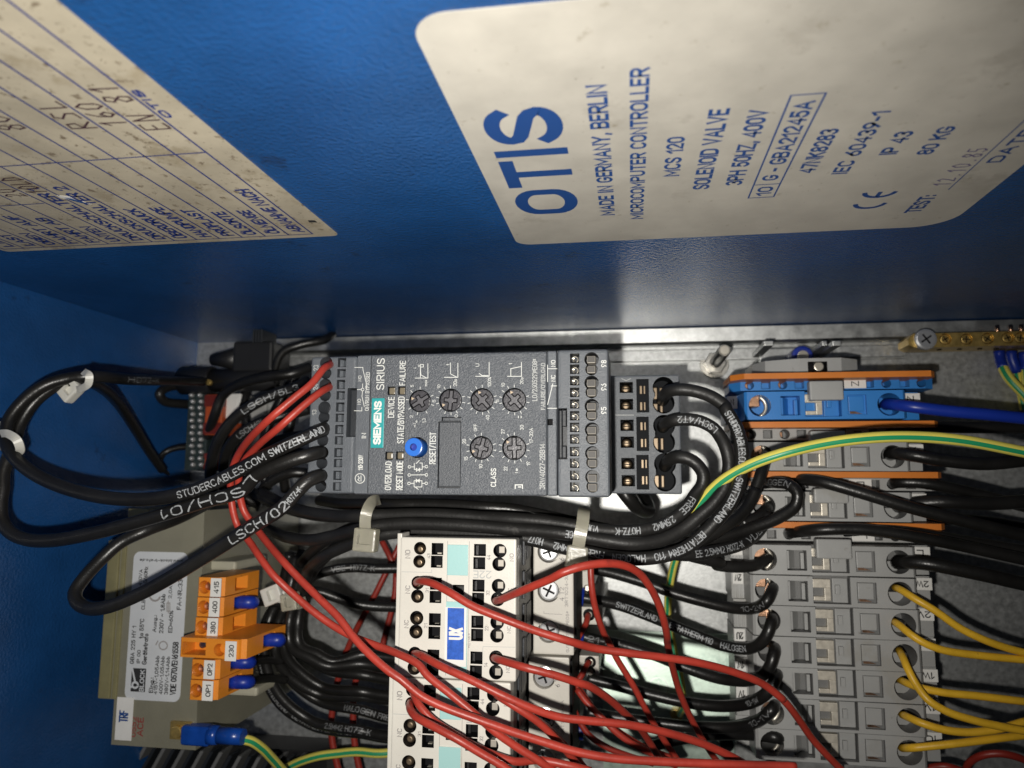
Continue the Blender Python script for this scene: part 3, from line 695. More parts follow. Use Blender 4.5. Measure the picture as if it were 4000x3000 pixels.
prt([('C5', 'xI', 1140, 1165, 868, 908), ('C5', 'e', 1158, 1180, 840, 865), ('C5', '2', 1108, 1140, 792, 818), ('C5', '1,3', 1228, 1260, 822, 866), ('C5', '5', 1115, 1145, 500, 522), ('C5', 'max', 1245, 1275, 452, 512),
     ('C5', '5', 1325, 1355, 643, 668), ('C5', '10', 1372, 1402, 498, 535), ('C5', '20s', 1525, 1562, 445, 512), ('C5', '0', 1538, 1570, 785, 812), ('C5', '100%', 1855, 1890, 425, 520), ('C5', '40', 1838, 1872, 790, 838),
     ('C5', '5', 1935, 1965, 640, 665), ('C5', '10', 1988, 2020, 482, 522), ('C5', '0', 2150, 2182, 795, 822), ('C6', '20s', 200, 232, 428, 495), ('C6', '0', 180, 212, 795, 822), ('C5', 'OFF', 1722, 1755, 875, 945),
     ('C5', '20', 1612, 1648, 1020, 1065), ('C5', '15', 1630, 1665, 1188, 1228), ('C5', '10', 1772, 1806, 1262, 1305), ('C5', '22', 2010, 2045, 1285, 1325), ('C5', '27', 1985, 2018, 925, 970), ('C6', '30', 200, 235, 885, 935),
     ('C6', '17-32A', 290, 325, 915, 1060), ('C6', '19', 262, 298, 1235, 1275), ('C5', 'U', 1740, 1775, 295, 325), ('C5', 't', 1455, 1490, 298, 312), ('C5', 't', 2055, 2090, 290, 303), ('C5', 'I', 1145, 1172, 330, 340), ('C5', 'e', 1180, 1205, 305, 328)], 'print_white')
b = B()
lines(b, 'C5', [[(1160, 435), (1282, 435), (1282, 298)], [(1210, 435), (1210, 305), (1240, 305)], [(1210, 330), (1240, 328), (1240, 305)], [(1268, 433), (1215, 405), (1210, 330)],
                [(1440, 428), (1570, 428), (1570, 292)], [(1558, 425), (1500, 395), (1500, 290)], [(1740, 418), (1870, 418), (1870, 285)], [(1775, 390), (1800, 410), (1860, 412)],
                [(2045, 418), (2180, 418), (2180, 285)], [(2078, 415), (2078, 345), (2172, 325)]], .22, ZP)
obj('ramp_symbol', b, 'print_white', fc)
b = B()
lines(b, 'C5', [[(1118, 1287), (1152, 1287)], [(1152, 1255), (1152, 1312)], [(1152, 1312), (1228, 1312), (1228, 1287), (1255, 1287)], [(1228, 1287), (1228, 1250), (1205, 1250)], [(1200, 1225), (1170, 1255)],
                [(1117, 1365), (1255, 1363)], [(1115, 1445), (1150, 1445)], [(1150, 1480), (1150, 1420), (1225, 1420), (1225, 1480), (1150, 1480)], [(1225, 1445), (1253, 1445)], [(1160, 1480), (1190, 1503)],
                [(1172, 1300), (1205, 1330), (1205, 1300), (1172, 1330), (1172, 1300)], [(1170, 1405), (1200, 1435), (1200, 1405), (1170, 1435), (1170, 1405)]], .22, ZP)
for x, y in ((1105, 1287), (1268, 1285), (1103, 1365), (1268, 1364), (1101, 1446), (1266, 1445)):
    lines(b, 'C5', [[(x+13*math.cos(q), y+13*math.sin(q)) for q in [i*math.pi/4 for i in range(9)]]], .2, ZP)
lines(b, 'C5', [[(630+46*math.cos(q), 1398+46*math.sin(q)) for q in [i*math.pi/10 for i in range(21)]], [(640, 1425), (640, 1372)], [(625, 1425), (610, 1410), (625, 1395), (612, 1375)]], .24, ZP)
lines(b, 'C5', [[(580, 333), (657, 333), (660, 360), (690, 480), (692, 545)], [(605, 545), (645, 545)], [(655, 490), (655, 530)], [(655, 560), (650, 610), (672, 710)], [(575, 748), (648, 750), (648, 715)]], .2, ZP)
lines(b, 'C5', [[(655+14*math.cos(q), 545+14*math.sin(q)) for q in [i*math.pi/4 for i in range(9)]]], .2, ZP)
obj('circuit_symbol', b, 'print_white', fc)
b = B()
lines(b, 'C6', [[(465, 345), (555, 345)], [(465, 310), (465, 470)], [(465, 690), (515, 490)], [(500, 510), (552, 510)], [(465, 725), (552, 725)]], .22, ZS+.3)
obj('contact_symbol', b, 'print_white', rs)
b = B()
for (k, x, y, r, ang) in KN:
    n0, n1, st = (-60, 235, 42) if k == 'C5' and x < 1300 else (-40, 220, 26)
    for q in range(100, 440, 26 if r > 104 else 42):
        if 60 < (q-100) and q > 400: continue
        qa = math.radians(q-10)
        lines(b, k, [[(x + (r+10)*math.cos(qa), y - (r+10)*math.sin(qa)), (x + (r+32)*math.cos(qa), y - (r+32)*math.sin(qa))]], .2, ZP)
obj('scale_mark', b, 'print_white', fc)
b = B(); lines(b, 'C5', [[(2120, 1495), (2120, 1460), (2190, 1460), (2190, 1495)], [(2150, 1480), (2175, 1480)]], .3, ZP); text_up(b, 'C6', 'Ie', 150, 180, 1300, 1345, ZP)
obj('current_symbol', b, 'print_white', fc)
# --- power terminal block, lower step on the right
ZPW = 112.0
px0 = SX1 - 1.0; px1 = 18.5
pb = B().box(px0, px1, -5.8, 38.8, 60, ZPW, .9, 3)
SQ = [(1220, 525, 64, 52), (1222, 687, 64, 52), (1227, 888, 64, 54), (1230, 1050, 64, 54), (1236, 1255, 64, 54), (1240, 1420, 64, 54)]
cutr = holes('C6', SQ, ZPW, 9, 'sq', ZPW)
for y0, y1 in ((443, 765), (805, 1135), (1172, 1505)):
    zbox(cutr, 'C6', 1318, 1438, y0, y1, ZPW-1.4, ZPW+2, ZPW)
rc = B()
for y0, y1, xx in ((525, 672, 1578), (890, 1052, 1583), (1258, 1420, 1592)):
    for y in (y0, y1):
        c = P('C6', xx, y, ZPW); rr = abs(P('C6', xx+104, y, ZPW).x - c.x)
        rc.cyl((c.x, c.y), rr*1.02, ZPW-12, ZPW+2, 28)
    c0, c1 = P('C6', xx, y0, ZPW), P('C6', xx, y1, ZPW); rc.box(c0.x-rr*.86, c0.x+rr*.7, c1.y, c0.y, ZPW-11.9, ZPW+2.1)
cutr = merge(cutr, rc)
pw = obj('power_terminal_block', cut(pb, cutr, ['starter_grey', 'starter_hole']), ['starter_grey', 'starter_hole'], ST)
for (x, y, w, h) in ((1375, 545, 34, 48), (1378, 702, 34, 48), (1381, 895, 34, 48), (1386, 1057, 34, 50), (1391, 1258, 34, 50), (1396, 1416, 34, 50)):
    b = zbox(B(), 'C6', x-w, x+w, y-h, y+h, ZPW-1.45, ZPW-1.3, ZPW); obj('test_slot', b, 'hole_black', pw)
    b = zbox(B(), 'C6', x-w*.75, x-w*.1, y-h*.8, y+h*.8, ZPW-1.3, ZPW-.9, ZPW, .1); zbox(b, 'C6', x+w*.35, x+w*.8, y-h*.8, y+h*.8, ZPW-1.3, ZPW-.8, ZPW, .1); obj('test_contact', b, 'contact_dark', pw)
for i, (x, y, w, h) in enumerate(SQ):
    c = P('C6', x-6, y+8, ZPW-5); b = B().cyl((c.x, c.y), 2.3, ZPW-9, ZPW-6.5, 18, 1.2, bev=.5); sc_ = obj('clamp_screw', b, 'bronze', pw)
    b = B().box(c.x-1.1, c.x+1.1, c.y-.2, c.y+.2, ZPW-6.6, ZPW-6.3); obj('screw_slot', b, 'hole_black', sc_)
for (x, y) in ((1535, 575), (1545, 1062), (1552, 1425), (1540, 730)):
    c = P('C6', x, y, ZPW-6); b = B().box(c.x-2.6, c.x-.6, c.y-2.4, c.y+2.2, ZPW-11.5, ZPW-7, .3); b.box(c.x+.2, c.x+1.4, c.y-2.4, c.y+2.2, ZPW-11.5, ZPW-8, .3); obj('clamp_cage', b, 'contact_dark', pw)
b = B()
lines(b, 'C6', [[(1115, 790), (1290, 790)], [(1175, 440), (1218, 460), (1262, 440)]], .25, ZPW); obj('moulded_mark', b, 'print_dim', pw)
for txt, y0, y1 in (('6/T3', 545, 665), ('4/T2', 905, 1025), ('2/T1', 1265, 1340)):
    b = B(); s = P('C6', 1085, y1, ZPW+30); e = P('C6', 1085, y0, ZPW+30)
    put_text(b, txt, (SX1+.05, s.y, ZPW+28), (0, e.y-s.y, 0), (0, 0, 3.0)); obj('lettering', b, 'print_dim', rt)
# ================================================================ contactors with auxiliary contact blocks
ZA = 150.0; ZC = 112.0
AX0, AX1 = -76.9, -37.5
def contactor(dx, dy, label, first):
    K = 'D4'
    t = thing('contactor', label, 'contactor', (-57+dx, -43+dy, 0), 'contactors beside each other on the mounting plate')
    D = Vector((dx, dy, 0))
    q = lambda x, y, z: P(K, x, y, z) + D
    y1, y0 = -20.0+dy, -65.0+dy
    # main body and its stepped terminal shelf
    b = B().box(-80+dx, -22.2+dx, y0+.3, y1-.3, 0.5, 100, 1.0); obj('body', b, 'black_plastic', t)
    b = B().box(AX1+.6+dx, -21.8+dx, y0+.2, y1-.2, 90, ZC, .6)
    cc = B()
    scr = [(-31.2, -27.6), (-31.2, -42.0), (-31.2, -56.6)]
    for x, y in scr: cc.cyl((x+dx, y+dy), 4.1, ZC-7, ZC+2, 26)
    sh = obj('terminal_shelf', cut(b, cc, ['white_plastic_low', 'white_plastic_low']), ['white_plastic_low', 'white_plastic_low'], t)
    for i, (x, y) in enumerate(scr):
        b = B().cyl((x+dx, y+dy), 3.7, ZC-7, ZC-1.2, 26, bev=.7); s_ = obj('terminal_screw', b, 'screw_steel', sh)
        b = B(); a = math.radians((20, 65, 110)[i])
        for k in (0, 1):
            u = Vector((math.cos(a+k*math.pi/2), math.sin(a+k*math.pi/2), 0)); c = Vector((x+dx, y+dy, ZC-1.2))
            b.stroke([c-u*2.1, c+u*2.1], .75, .06+.03*k, (0, 0, 1))
        obj('cross_slot', b, 'hole_black', s_)
    b = B().box(-21.9+dx, -21.0+dx, y0+2, y1-2, 70, ZC-3); obj('wire_side', b, 'hole_black', t)
    def tl(txt, x0, x1, yy0, yy1, z=ZC, m='grey_print', par=sh):
        b = B(); xm, ym = (x0+x1)/2, (yy0+yy1)/2
        L, R, T, Dn = q(x0, ym, z), q(x1, ym, z), q(xm, yy0, z), q(xm, yy1, z)
        put_text(b, txt, (R.x, Dn.y, z+.06), (0, T.y-Dn.y, 0), (L.x-R.x, 0, 0), .005); obj('lettering', b, m, par)
    tl('6 T3', 1545, 1578, 165, 245); tl('4 T2', 1545, 1578, 425, 520); tl('2 T1', 1545, 1578, 680, 775); tl('3RT1024-3A', 1582, 1605, 330, 560); tl('G/070708 *E05*', 1590, 1612, 590, 870)
    b = B()
    for s in ([(1440, 605), (1565, 612)], [(1440, 605), (1440, 590)]): b.stroke([q(x, y, ZC) for x, y in s], .18, .05, (0, 0, 1))
    obj('moulded_line', b, 'grey_print', sh)
    # auxiliary block: cover plate with openings over a black base
    b = B().box(AX0+1+dx, AX1-.2+dx, y0+.25, y1-.25, 100, ZA-7, .5)
    for i in range(7):
        pass
    base = obj('auxiliary_base', b, 'black_plastic', t)
    b = B()
    for i in range(4):
        yy = y1 - 5.6 - i*11.25
        b.box(AX1-.25+dx, AX1+.25+dx, yy-3.4, yy+3.4, 115, 127, .15); b.box(AX1-.25+dx, AX1+.45+dx, yy-4.6, yy+4.6, 130, 134, .15)
    obj('side_rib', b, 'starter_dark', base)
    b = B().box(AX0+dx, AX1+dx, y0, y1, ZA-7, ZA, .7, 3)
    b.box(AX0-1.2+dx, AX0+.4+dx, y0+1, y1+1.2, ZA-9, ZA-.3, .3)
    LH = [(595, 160, 42), (590, 250, 42), (580, 395, 44), (577, 487, 44), (572, 635, 46), (567, 728, 46), (560, 880, 46), (555, 975, 46)]
    RH = [(1140, 177, 46), (1133, 268, 46), (1130, 417, 47), (1125, 507, 47), (1121, 665, 47), (1119, 755, 47), (1114, 907, 48), (1113, 1005, 48)]
    LQ = [(714, 165), (709, 252), (703, 402), (700, 492), (696, 645), (692, 737), (686, 893), (681, 985)]
    RQ = [(1004, 172), (999, 262), (994, 415), (991, 505), (986, 662), (984, 752), (980, 907), (976, 1002)]
    def cutters(lo, hi):
        c2 = B()
        for x, y, r in LH + RH:
            c = q(x, y, ZA); rr = abs(q(x+r, y, ZA).x-c.x); c2.cyl((c.x, c.y), rr, lo, hi, 24)
        for x, y in LQ + RQ:
            c = q(x, y, ZA); c2.box(c.x-2.0, c.x+2.0, c.y-1.95, c.y+1.95, lo, hi)
        return c2
    c2 = cutters(ZA-5, ZA+2)
    if first or True:
        a_, e_ = q(820, 408, ZA), q(895, 482, ZA); c2.box(a_.x, e_.x, e_.y, a_.y, ZA-5, ZA+2)
    cv = obj('auxiliary_cover', cut(b, c2, ['white_plastic', 'hole_black']), ['white_plastic', 'hole_black'], t)
    for i, (x, y, r) in enumerate(LH):
        c = q(x+5, y+6, ZA-4); b = B().cyl((c.x, c.y), 1.9, ZA-5, ZA-3.2, 16, .9, bev=.3); obj('clamp_screw', b, 'bronze', cv)
    for x, y, r in RH:
        c = q(x+14, y-4, ZA-4); b = B().box(c.x-.7, c.x+1.2, c.y-.8, c.y+1.4, ZA-5, ZA-2.2, .15); obj('clamp_cage', b, 'clamp_tin', cv)
    for x, y in LQ:
        c = q(x, y, ZA-4); b = B().box(c.x+.2, c.x+1.6, c.y-1.6, c.y-1.1, ZA-5, ZA-3.4); obj('spring_clip', b, 'tin', cv)
    for x, y in RQ:
        c = q(x, y, ZA-4); b = B().box(c.x-1.5, c.x-.4, c.y-1.5, c.y+1.5, ZA-5, ZA-3.6); obj('spring_clip', b, 'black_plastic', cv)
    def zb(x0, x1, yy0, yy1, z0, z1, bev=0):
        xm, ym = (x0+x1)/2, (yy0+yy1)/2
        return B().box(q(x0, ym, ZA).x, q(x1, ym, ZA).x, q(xm, yy1, ZA).y, q(xm, yy0, ZA).y, z0, z1, bev)
    obj('indicator_plate', zb(783, 924, 136, 344, ZA, ZA+.5, .15), 'cyan_plastic', cv)
    obj('marking_strip', zb(772, 917, 524, 1012, ZA, ZA+.4, .12), 'cyan_plastic', cv)
    obj('slider', zb(826, 890, 425, 465, ZA-4.5, ZA-2.6, .2), 'black_plastic', cv)
    if first:
        mk = obj('marker_card', zb(768, 914, 560, 962, ZA+.4, ZA+.75), 'paper_white', cv)
        obj('marker_field', zb(785, 898, 565, 916, ZA+.75, ZA+.85), 'ux_blue', mk)
        tl('UX', 792, 888, 700, 785, ZA+.86, 'paper_white', mk)
    b = B()
    for s in ([(470, 320), (675, 325), (675, 305)], [(1025, 830), (1245, 835)], [(1025, 830), (1022, 870)]): b.stroke([q(x, y, ZA) for x, y in s], .16, .05, (0, 0, 1))
    obj('moulded_line', b, 'print_dim', cv)
    b = B(); e1, e2 = q(782, 300, ZA), q(928, 300, ZA)
    b.box(e1.x-.15, e1.x, y0+1, y1-1, ZA, ZA+.05); b.box(e2.x, e2.x+.15, y0+1, y1-1, ZA, ZA+.05); obj('cover_seam', b, 'grey_print', cv)
    for it in (('NO', 492, 530, 170, 230), ('NC', 494, 528, 412, 470), ('NC', 486, 518, 647, 705), ('43', 642, 666, 195, 230), ('31', 632, 656, 430, 464), ('21', 622, 646, 672, 706), ('44', 1050, 1076, 205, 242),
               ('32', 1045, 1070, 448, 482), ('22', 1036, 1062, 690, 724), ('14', 1030, 1056, 940, 972), ('NO', 1205, 1235, 195, 250), ('NC', 1195, 1222, 430, 480), ('NC', 1188, 1215, 690, 740), ('NO', 1180, 1208, 960, 1010), ('*E06*', 922, 938, 740, 840)):
        tl(*it, ZA, 'grey_print', cv)
    b = B(); L, R, T, Dn = q(958, 335, ZA), q(1082, 335, ZA), q(1020, 312, ZA), q(1020, 366, ZA)
    put_text(b, '22E', (R.x, T.y, ZA+.06), (L.x-R.x, 0, 0), (0, Dn.y-T.y, 0)); obj('lettering', b, 'print_dim', cv)
    return t
contactor(0, 0, 'white contactor block with blue UX marker card under the soft starter', True)
contactor(-1.7, -45.4, 'white contactor block without marker card at the lower picture edge', False)

# small relay socket units right of the contactors' screw shelves
def relay_socket(k, x0, x1, y0, y1, z, label, holes_):
    a, e = P(k, x0, y0, z), P(k, x1, y1, z)
    t = thing('relay_socket', label, 'relay socket', ((a.x+e.x)/2, (a.y+e.y)/2, 0), 'relay sockets in the shade')
    b = B().box(a.x, e.x, e.y, a.y, 2, z, .6); c2 = B()
    for x, y, r in holes_:
        c = P(k, x, y, z); c2.cyl((c.x, c.y), abs(P(k, x+r, y, z).x-c.x), z-5, z+1, 20)
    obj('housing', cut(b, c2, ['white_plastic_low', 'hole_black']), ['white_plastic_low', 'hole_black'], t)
    for x, y, r in holes_:
        c = P(k, x, y, z-3); bb = B().cyl((c.x, c.y), 1.3, z-5, z-2.5, 14, bev=.3); obj('clamp_screw', bb, 'tin', t)
relay_socket('D6', 370, 560, 265, 425, 78, 'small white relay socket just left of the upper red wire loop', [(445, 335, 52)])
relay_socket('D6', 360, 532, 685, 860, 78, 'small white relay socket with red wire end beside second contactor', [(455, 745, 50), (455, 830, 45)])
relay_socket('D5', 570, 700, 720, 905, 72, 'small white relay socket behind the hanging red wire under cable tie', [(650, 880, 30)])
# ================================================================ terminal row on its rail
ZT = 78.0
K7 = 'D7'
a = P('C7', 700, 300, 30); e = P(K7, 720, 1640, 30)
b = B()
b.prism([(64, 22), (66, 22), (66, 28), (88, 28), (88, 22), (90, 22), (90, 30), (64, 30)], -190, 52, 'xz')
for yy in (-150, -60, 20): b.box(66, 88, yy-6, yy+6, 0.2, 22)
rail = obj('mounting_rail', b, 'zinc'); tag(rail, 'galvanised steel rail carrying the grey and blue terminal blocks', 'rail')

def ridged_end(bb, x0, x1, y0, y1, z, n=5):
    w = (x1-x0)/n
    for i in range(n): bb.box(x0+w*i+w*.1, x1 if False else x0+w*(i+.75), y0, y1, z-9, z, .12)

def big_block(m, mdark):
    """a 16 mm2 feed-through block with its centre line at the measured block 2W, returned as parts dict"""
    ref = P(K7, 700, 572, ZT); cy = ref.y; H2 = 5.75
    x0 = P(K7, 215, 560, ZT).x; x1 = P(K7, 1245, 590, ZT).x
    xe0 = P(K7, 98, 560, ZT-14).x; xe1 = P(K7, 1335, 590, ZT-8).x
    t = thing('terminal_block', '', 'terminal block', ((x0+x1)/2, cy, 30), 'terminal blocks in one row on the rail')
    prof = [(xe0+3, 31), (xe0, 42), (xe0, ZT-15), (x0-.6, ZT-14.8), (x0, ZT-1), (x0+1, ZT), (x1-1, ZT), (x1, ZT-1), (x1+.6, ZT-9), (xe1, ZT-10), (xe1, 42), (xe1-3, 31)]
    bb = B().prism(prof, cy-H2, cy+H2, 'xz')
    c2 = B()
    def c_(x, y): return P(K7, x, y, ZT)
    for x, r in ((312, 72), (1138, 78)):
        c = c_(x, 572); rr = abs(c_(x+r, 572).x-c.x); c2.cyl((c.x, cy), rr, ZT-16, ZT+2, 28)
    qa, qb = c_(445, 560).x, c_(568, 560).x; c2.box(qa, qb, cy-4.1, cy+3.9, ZT-7, ZT+2)
    ra, rb = c_(872, 580).x, c_(993, 580).x; c2.box(ra, rb, cy-4.0, cy+4.0, ZT-1.6, ZT+2)
    ja, jb = c_(600, 570).x, c_(832, 570).x
    c2.box(ja, jb, cy-4.7, cy+6.5, ZT-4.2, ZT+2.2)
    hs = obj('housing', cut(bb, c2, [m, mdark]), [m, mdark], t)
    # raised outlines round the openings
    b = B(); b.prism([(qa+.4, ZT-7), (qa+4.2, ZT-7), (qa+1.2, ZT-2.2), (qa+.4, ZT-2.2)], cy-3.6, cy+3.4, 'xz'); b.box(qb-1.6, qb-.3, cy-3.8, cy+2.6, ZT-7, ZT-3.4, .2)
    obj('release_lever', b, m, t)
    b = B(); b.box(ra+.5, rb-.9, cy-2.6, cy+3.6, ZT-1.7, ZT-.7, .25); lv = obj('release_cover', b, m, t)
    b = B(); b.prism([(ra+1.2, cy-3.6), (rb-1.4, cy-3.6), (rb-4, cy-2.7), (ra+1.0, cy-2.5)], ZT-1.6, ZT-1.3); obj('clip_edge', b, 'copper', lv)
    # jumper slot with its metal bar
    b = B(); jw = jb-ja
    b.box(ja+.3, ja+jw*.5, cy+1.2, cy+4.6, ZT-4.4, ZT-1.6, .2); b.box(ja+jw*.33, ja+jw*.5, cy-3.8, cy+1.2, ZT-4.4, ZT-1.6, .2)
    b.box(ja+.6, ja+jw*.33, cy-3.8, cy-2.2, ZT-4.4, ZT-1.9, .2); jm = obj('jumper_bar', b, 'jumper_metal', t)
    b = B(); b.box(ja+jw*.56, jb-.5, cy-4.5, cy+5, ZT-4.4, ZT-2.6, .2); b.box(ja+jw*.62, ja+jw*.74, cy-1, cy+2.5, ZT-2.6, ZT-1.0, .2); b.box(ja+.2, jb-.2, cy-5.6, cy-4.8, ZT-4.4, ZT-.9, .15)
    obj('jumper_guide', b, m, t)
    # clamps inside the two entries
    c = c_(285, 572); b = B().box(c.x-2.0, c.x+2.6, cy+.2, cy+5, ZT-16, ZT-6.5, .3); obj('clamp_cage', b, 'copper', t)
    c = c_(345, 572)
    b = B(); b.tube([Vector((c.x-3.4 + 4.6*math.cos(q), cy + 4.6*math.sin(q), ZT-5)) for q in [math.radians(-65+13*i) for i in range(11)]], .75, 8); obj('clamp_ring', b, 'tin', t)
    c = c_(1120, 572); b = B().box(c.x-3, c.x-.6, cy+.8, cy+4.6, ZT-16, ZT-8, .3); obj('clamp_cage', b, 'bronze', t)
    c = c_(1150, 600); b = B().box(c.x-5, c.x+3.4, cy-4.4, cy-.6, ZT-15.5, ZT-9, .3); obj('entry_floor', b, m, t)
    # ribbed ends
    b = B(); n = 5
    for i in range(n):
        xx = xe0+.3+i*1.55; b.box(xx, xx+.85, cy-5.5, cy-.4, ZT-24, ZT-14.4, .12)
    obj('ribbed_end', b, m, t)
    b = B()
    for i in range(3):
        xx = x1+1.2+i*1.75; b.box(xx, xx+1.0, cy-5.6, cy+5.6, ZT-18, ZT-9.2-i*.25, .12)
    obj('ribbed_end', b, m, t)
    t['cy'] = cy
    return t, (x0, x1, xe0, xe1, cy)
proto, (tx0, tx1, txe0, txe1, tcy) = big_block('term_grey', 'term_grey_dark')
del proto['cy']
proto_blue, _ = big_block('term_blue', 'term_blue'); del proto_blue['cy']
def marker(t, cx, cy, z, txt, w=3.1, h=5.6, flip=True):
    b = B().box(cx-w, cx+w, cy-h/2, cy+h/2, z, z+1.0, .2); m = obj('marker_tag', b, 'paper_white', t)
    if txt:
        b = B()
        if flip: ww = w*1.3 if len(txt) > 1 else w*.7; put_text(b, txt, (cx+ww/2, cy+h*.27, z+1.05), (-ww, 0, 0), (0, -h*.54, 0), .006)
        else: put_text(b, txt, (cx-h*.25, cy-w*.5, z+1.05), (0, w, 0), (-h*.5, 0, 0))
        obj('lettering', b, 'ink_black', m)
def place_block(pr, y, label, left='', right='', first=False):
    t = pr if first else copy_tree(pr)
    t.location.y = y*MM; t['label'] = label
    t.location.z += random.uniform(-.25, .15)*MM; t.location.x += random.uniform(-.35, .35)*MM; t.rotation_euler.z = math.radians(random.uniform(-.2, .2))
    bpy.context.view_layer.update()
    if left is not None: marker(t, (txe0+tx0-1.0)/2, y+2.9, ZT-15.0, left, (tx0-txe0-1.2)/2, 5.4)
    if right is not None: marker(t, (tx1+.8+txe1)/2, y+2.9, ZT-9.4, right, (txe1-tx1-.6)/2, 4.8)
    return t
yc = lambda y: P(K7, 700, y, ZT).y
BL = [(572, '2W', '2W', 'grey terminal block marked 2W with the uppermost yellow wire'), (762, None, '2V', 'grey terminal block marked 2V holding the second yellow wire'),
      (953, '2U', '', 'grey terminal block marked 2U holding the third yellow wire'), (1145, '1W', '1W', 'grey terminal block marked 1W holding the fourth yellow wire'),
      (1340, '1V', '1V', 'grey terminal block marked 1V holding the fifth yellow wire'), (1535, None, '1U', 'grey terminal block marked 1U, last of the row')]
place_block(proto, yc(380), 'grey terminal block directly below the lowest orange divider', '', 'L')
y_g2 = P('C7', 900, 1325, ZT).y; y_g1 = P('C7', 900, 992, ZT).y; y_bl = P('C7', 900, 650, ZT).y
place_block(proto, y_g2, 'grey terminal block between the third and fourth orange dividers', '', '')
place_block(proto, y_g1, 'grey terminal block below the blue one, under the green yellow wire', None, '9')
for i, (y, l, r, lab) in reversed(list(enumerate(BL))): place_block(proto, yc(y), lab, l, r, i == 0)
place_block(proto_blue, y_bl, 'large blue neutral terminal block with thick blue wire', 'N', 'N', True)

# narrow blocks beside each large one
ZN = 68.0
def narrow_block(y, wdt, m, label, x0, x1, first):
    t = thing('narrow_terminal_block', label, 'terminal block', ((x0+x1)/2, y, 30), 'narrow terminal blocks beside the dividers')
    prof = [(x0+7, 31), (x0, 46), (x0, ZN-6), (x0+4, ZN), (x1-4, ZN), (x1, ZN-3), (x1, 50), (x1-7, 31)]
    bb = B().prism(prof, y-wdt/2, y+wdt/2, 'xz'); c2 = B(); L = x1-x0
    for fr in (.095, .262, .768, .935): c2.cyl((x0+L*fr, y), min(2.2, wdt*.42), ZN-9, ZN+1, 20)
    for fr in (.178, .345, .686, .855): c2.box(x0+L*fr-1.9, x0+L*fr+1.9, y-wdt*.36, y+wdt*.36, ZN-5, ZN+1)
    obj('housing', cut(bb, c2, [m, m if m == 'term_blue' else 'term_grey_dark']), [m, m if m == 'term_blue' else 'term_grey_dark'], t)
    for fr in (.088, .255, .76, .928):
        b = B().box(x0+L*fr-1.2, x0+L*fr+.5, y-1.1, y+1.3, ZN-9, ZN-4.5, .2); obj('clamp_cage', b, 'copper', t)
    marker(t, x0+L*.615, y, ZN-.2, 'N' if m == 'term_blue' else 'L', 4.4, wdt*.85)
    return t
nx0 = P('C7', 262, 510, ZN).x; nx1 = P('C7', 1622, 500, ZN).x
for (k, y, w, m, lab) in (('C7', 512, 4.6, 'term_blue', 'narrow blue neutral terminal block above the large blue one'), ('C7', 843, 5.0, 'term_grey', 'narrow grey terminal block under the second orange divider'),
                          ('C7', 1176, 5.0, 'term_grey', 'narrow grey terminal block under the third orange divider'), ('C7', 1515, 5.0, 'term_grey', 'narrow grey terminal block under the lowest orange divider')):
    narrow_block(P(k, 900, y, ZN).y, w, m, lab, nx0, nx1, False)
# orange dividers
dx0 = P('C7', 262, 480, ZT-4).x; dx1 = P('C7', 1598, 430, ZT).x
for (y, lab) in ((450, 'uppermost orange divider plate above the blue terminal blocks'), (778, 'orange divider plate just below the large blue terminal block'),
                 (1113, 'orange divider plate just below the green yellow wire'), (1451, 'lowest orange divider plate crossed by a black wire')):
    yy = P('C7', 900, y, ZT).y; b = B()
    b.prism([(dx0+5, 31), (dx0, 46), (dx0, ZT-6), (dx0+5, ZT-.5), (dx1, ZT-.5), (dx1+2.5, ZT-4), (dx1+2.5, 46), (dx1-5, 31)], yy-1.2, yy+1.2, 'xz')
    o = obj('divider_plate', b, 'orange_plastic', None, ((dx0+dx1)/2, yy, 31)); tag(o, lab, 'divider', 'orange divider plates between the terminal blocks')
# grey jumper covers bridging narrow and large blocks
for (k, x0, x1, y0, y1, lab) in (('C7', 785, 1017, 490, 615, 'grey jumper cover on the blue terminal blocks'), ('C7', 792, 1030, 822, 895, 'grey jumper cover half hidden behind the green yellow wire'),
                                 ('C7', 815, 1050, 1205, 1305, 'grey jumper cover crossed by a black wire below third divider'), ('D7', 612, 838, 245, 372, 'grey jumper cover below the lowest orange divider')):
    a, e = P(k, x0, y0, ZT+3), P(k, x1, y1, ZT+3)
    t = thing('jumper_cover', lab, 'cover', ((a.x+e.x)/2, (a.y+e.y)/2, ZT), 'grey jumper covers')
    b = B().box(a.x, e.x, e.y, a.y, ZT-2, ZT+3, .7, 3); obj('cap', b, 'term_grey', t)
    b = B().box(a.x+2, a.x+4, e.y+1, e.y+3, ZT-10, ZT-2); b.box(e.x-4, e.x-2, e.y+1, e.y+3, ZT-10, ZT-2); obj('prong', b, 'tin', t)
# end clamp at the head of the row
t = thing('end_clamp', 'grey plastic end clamp at the head of the terminal row', 'end clamp', (76, 57, 30))
k = 'C7'; z = 66
a, e = P(k, 490, 345, z), P(k, 1135, 440, z); yb = P('C7', 900, 437, ZT).y
b = B(); b.prism([(a.x-3, 31), (a.x-3, 50), (a.x+1, z-6), (a.x+14, z), (e.x-8, z), (e.x, z-6), (e.x, 50), (e.x, 31)], yb+.2, a.y, 'xz')
c2 = B().box(P(k, 775, 390, z).x, P(k, 905, 390, z).x, yb+1.5, a.y-1.5, z-5, z+2)
obj('housing', cut(b, c2, ['term_grey', 'hole_black']), ['term_grey', 'hole_black'], t)
c = P(k, 845, 395, z-4); b = B().cyl((c.x, c.y), 2.0, z-5, z-3, 16, bev=.3); obj('screw', b, 'tin', t)
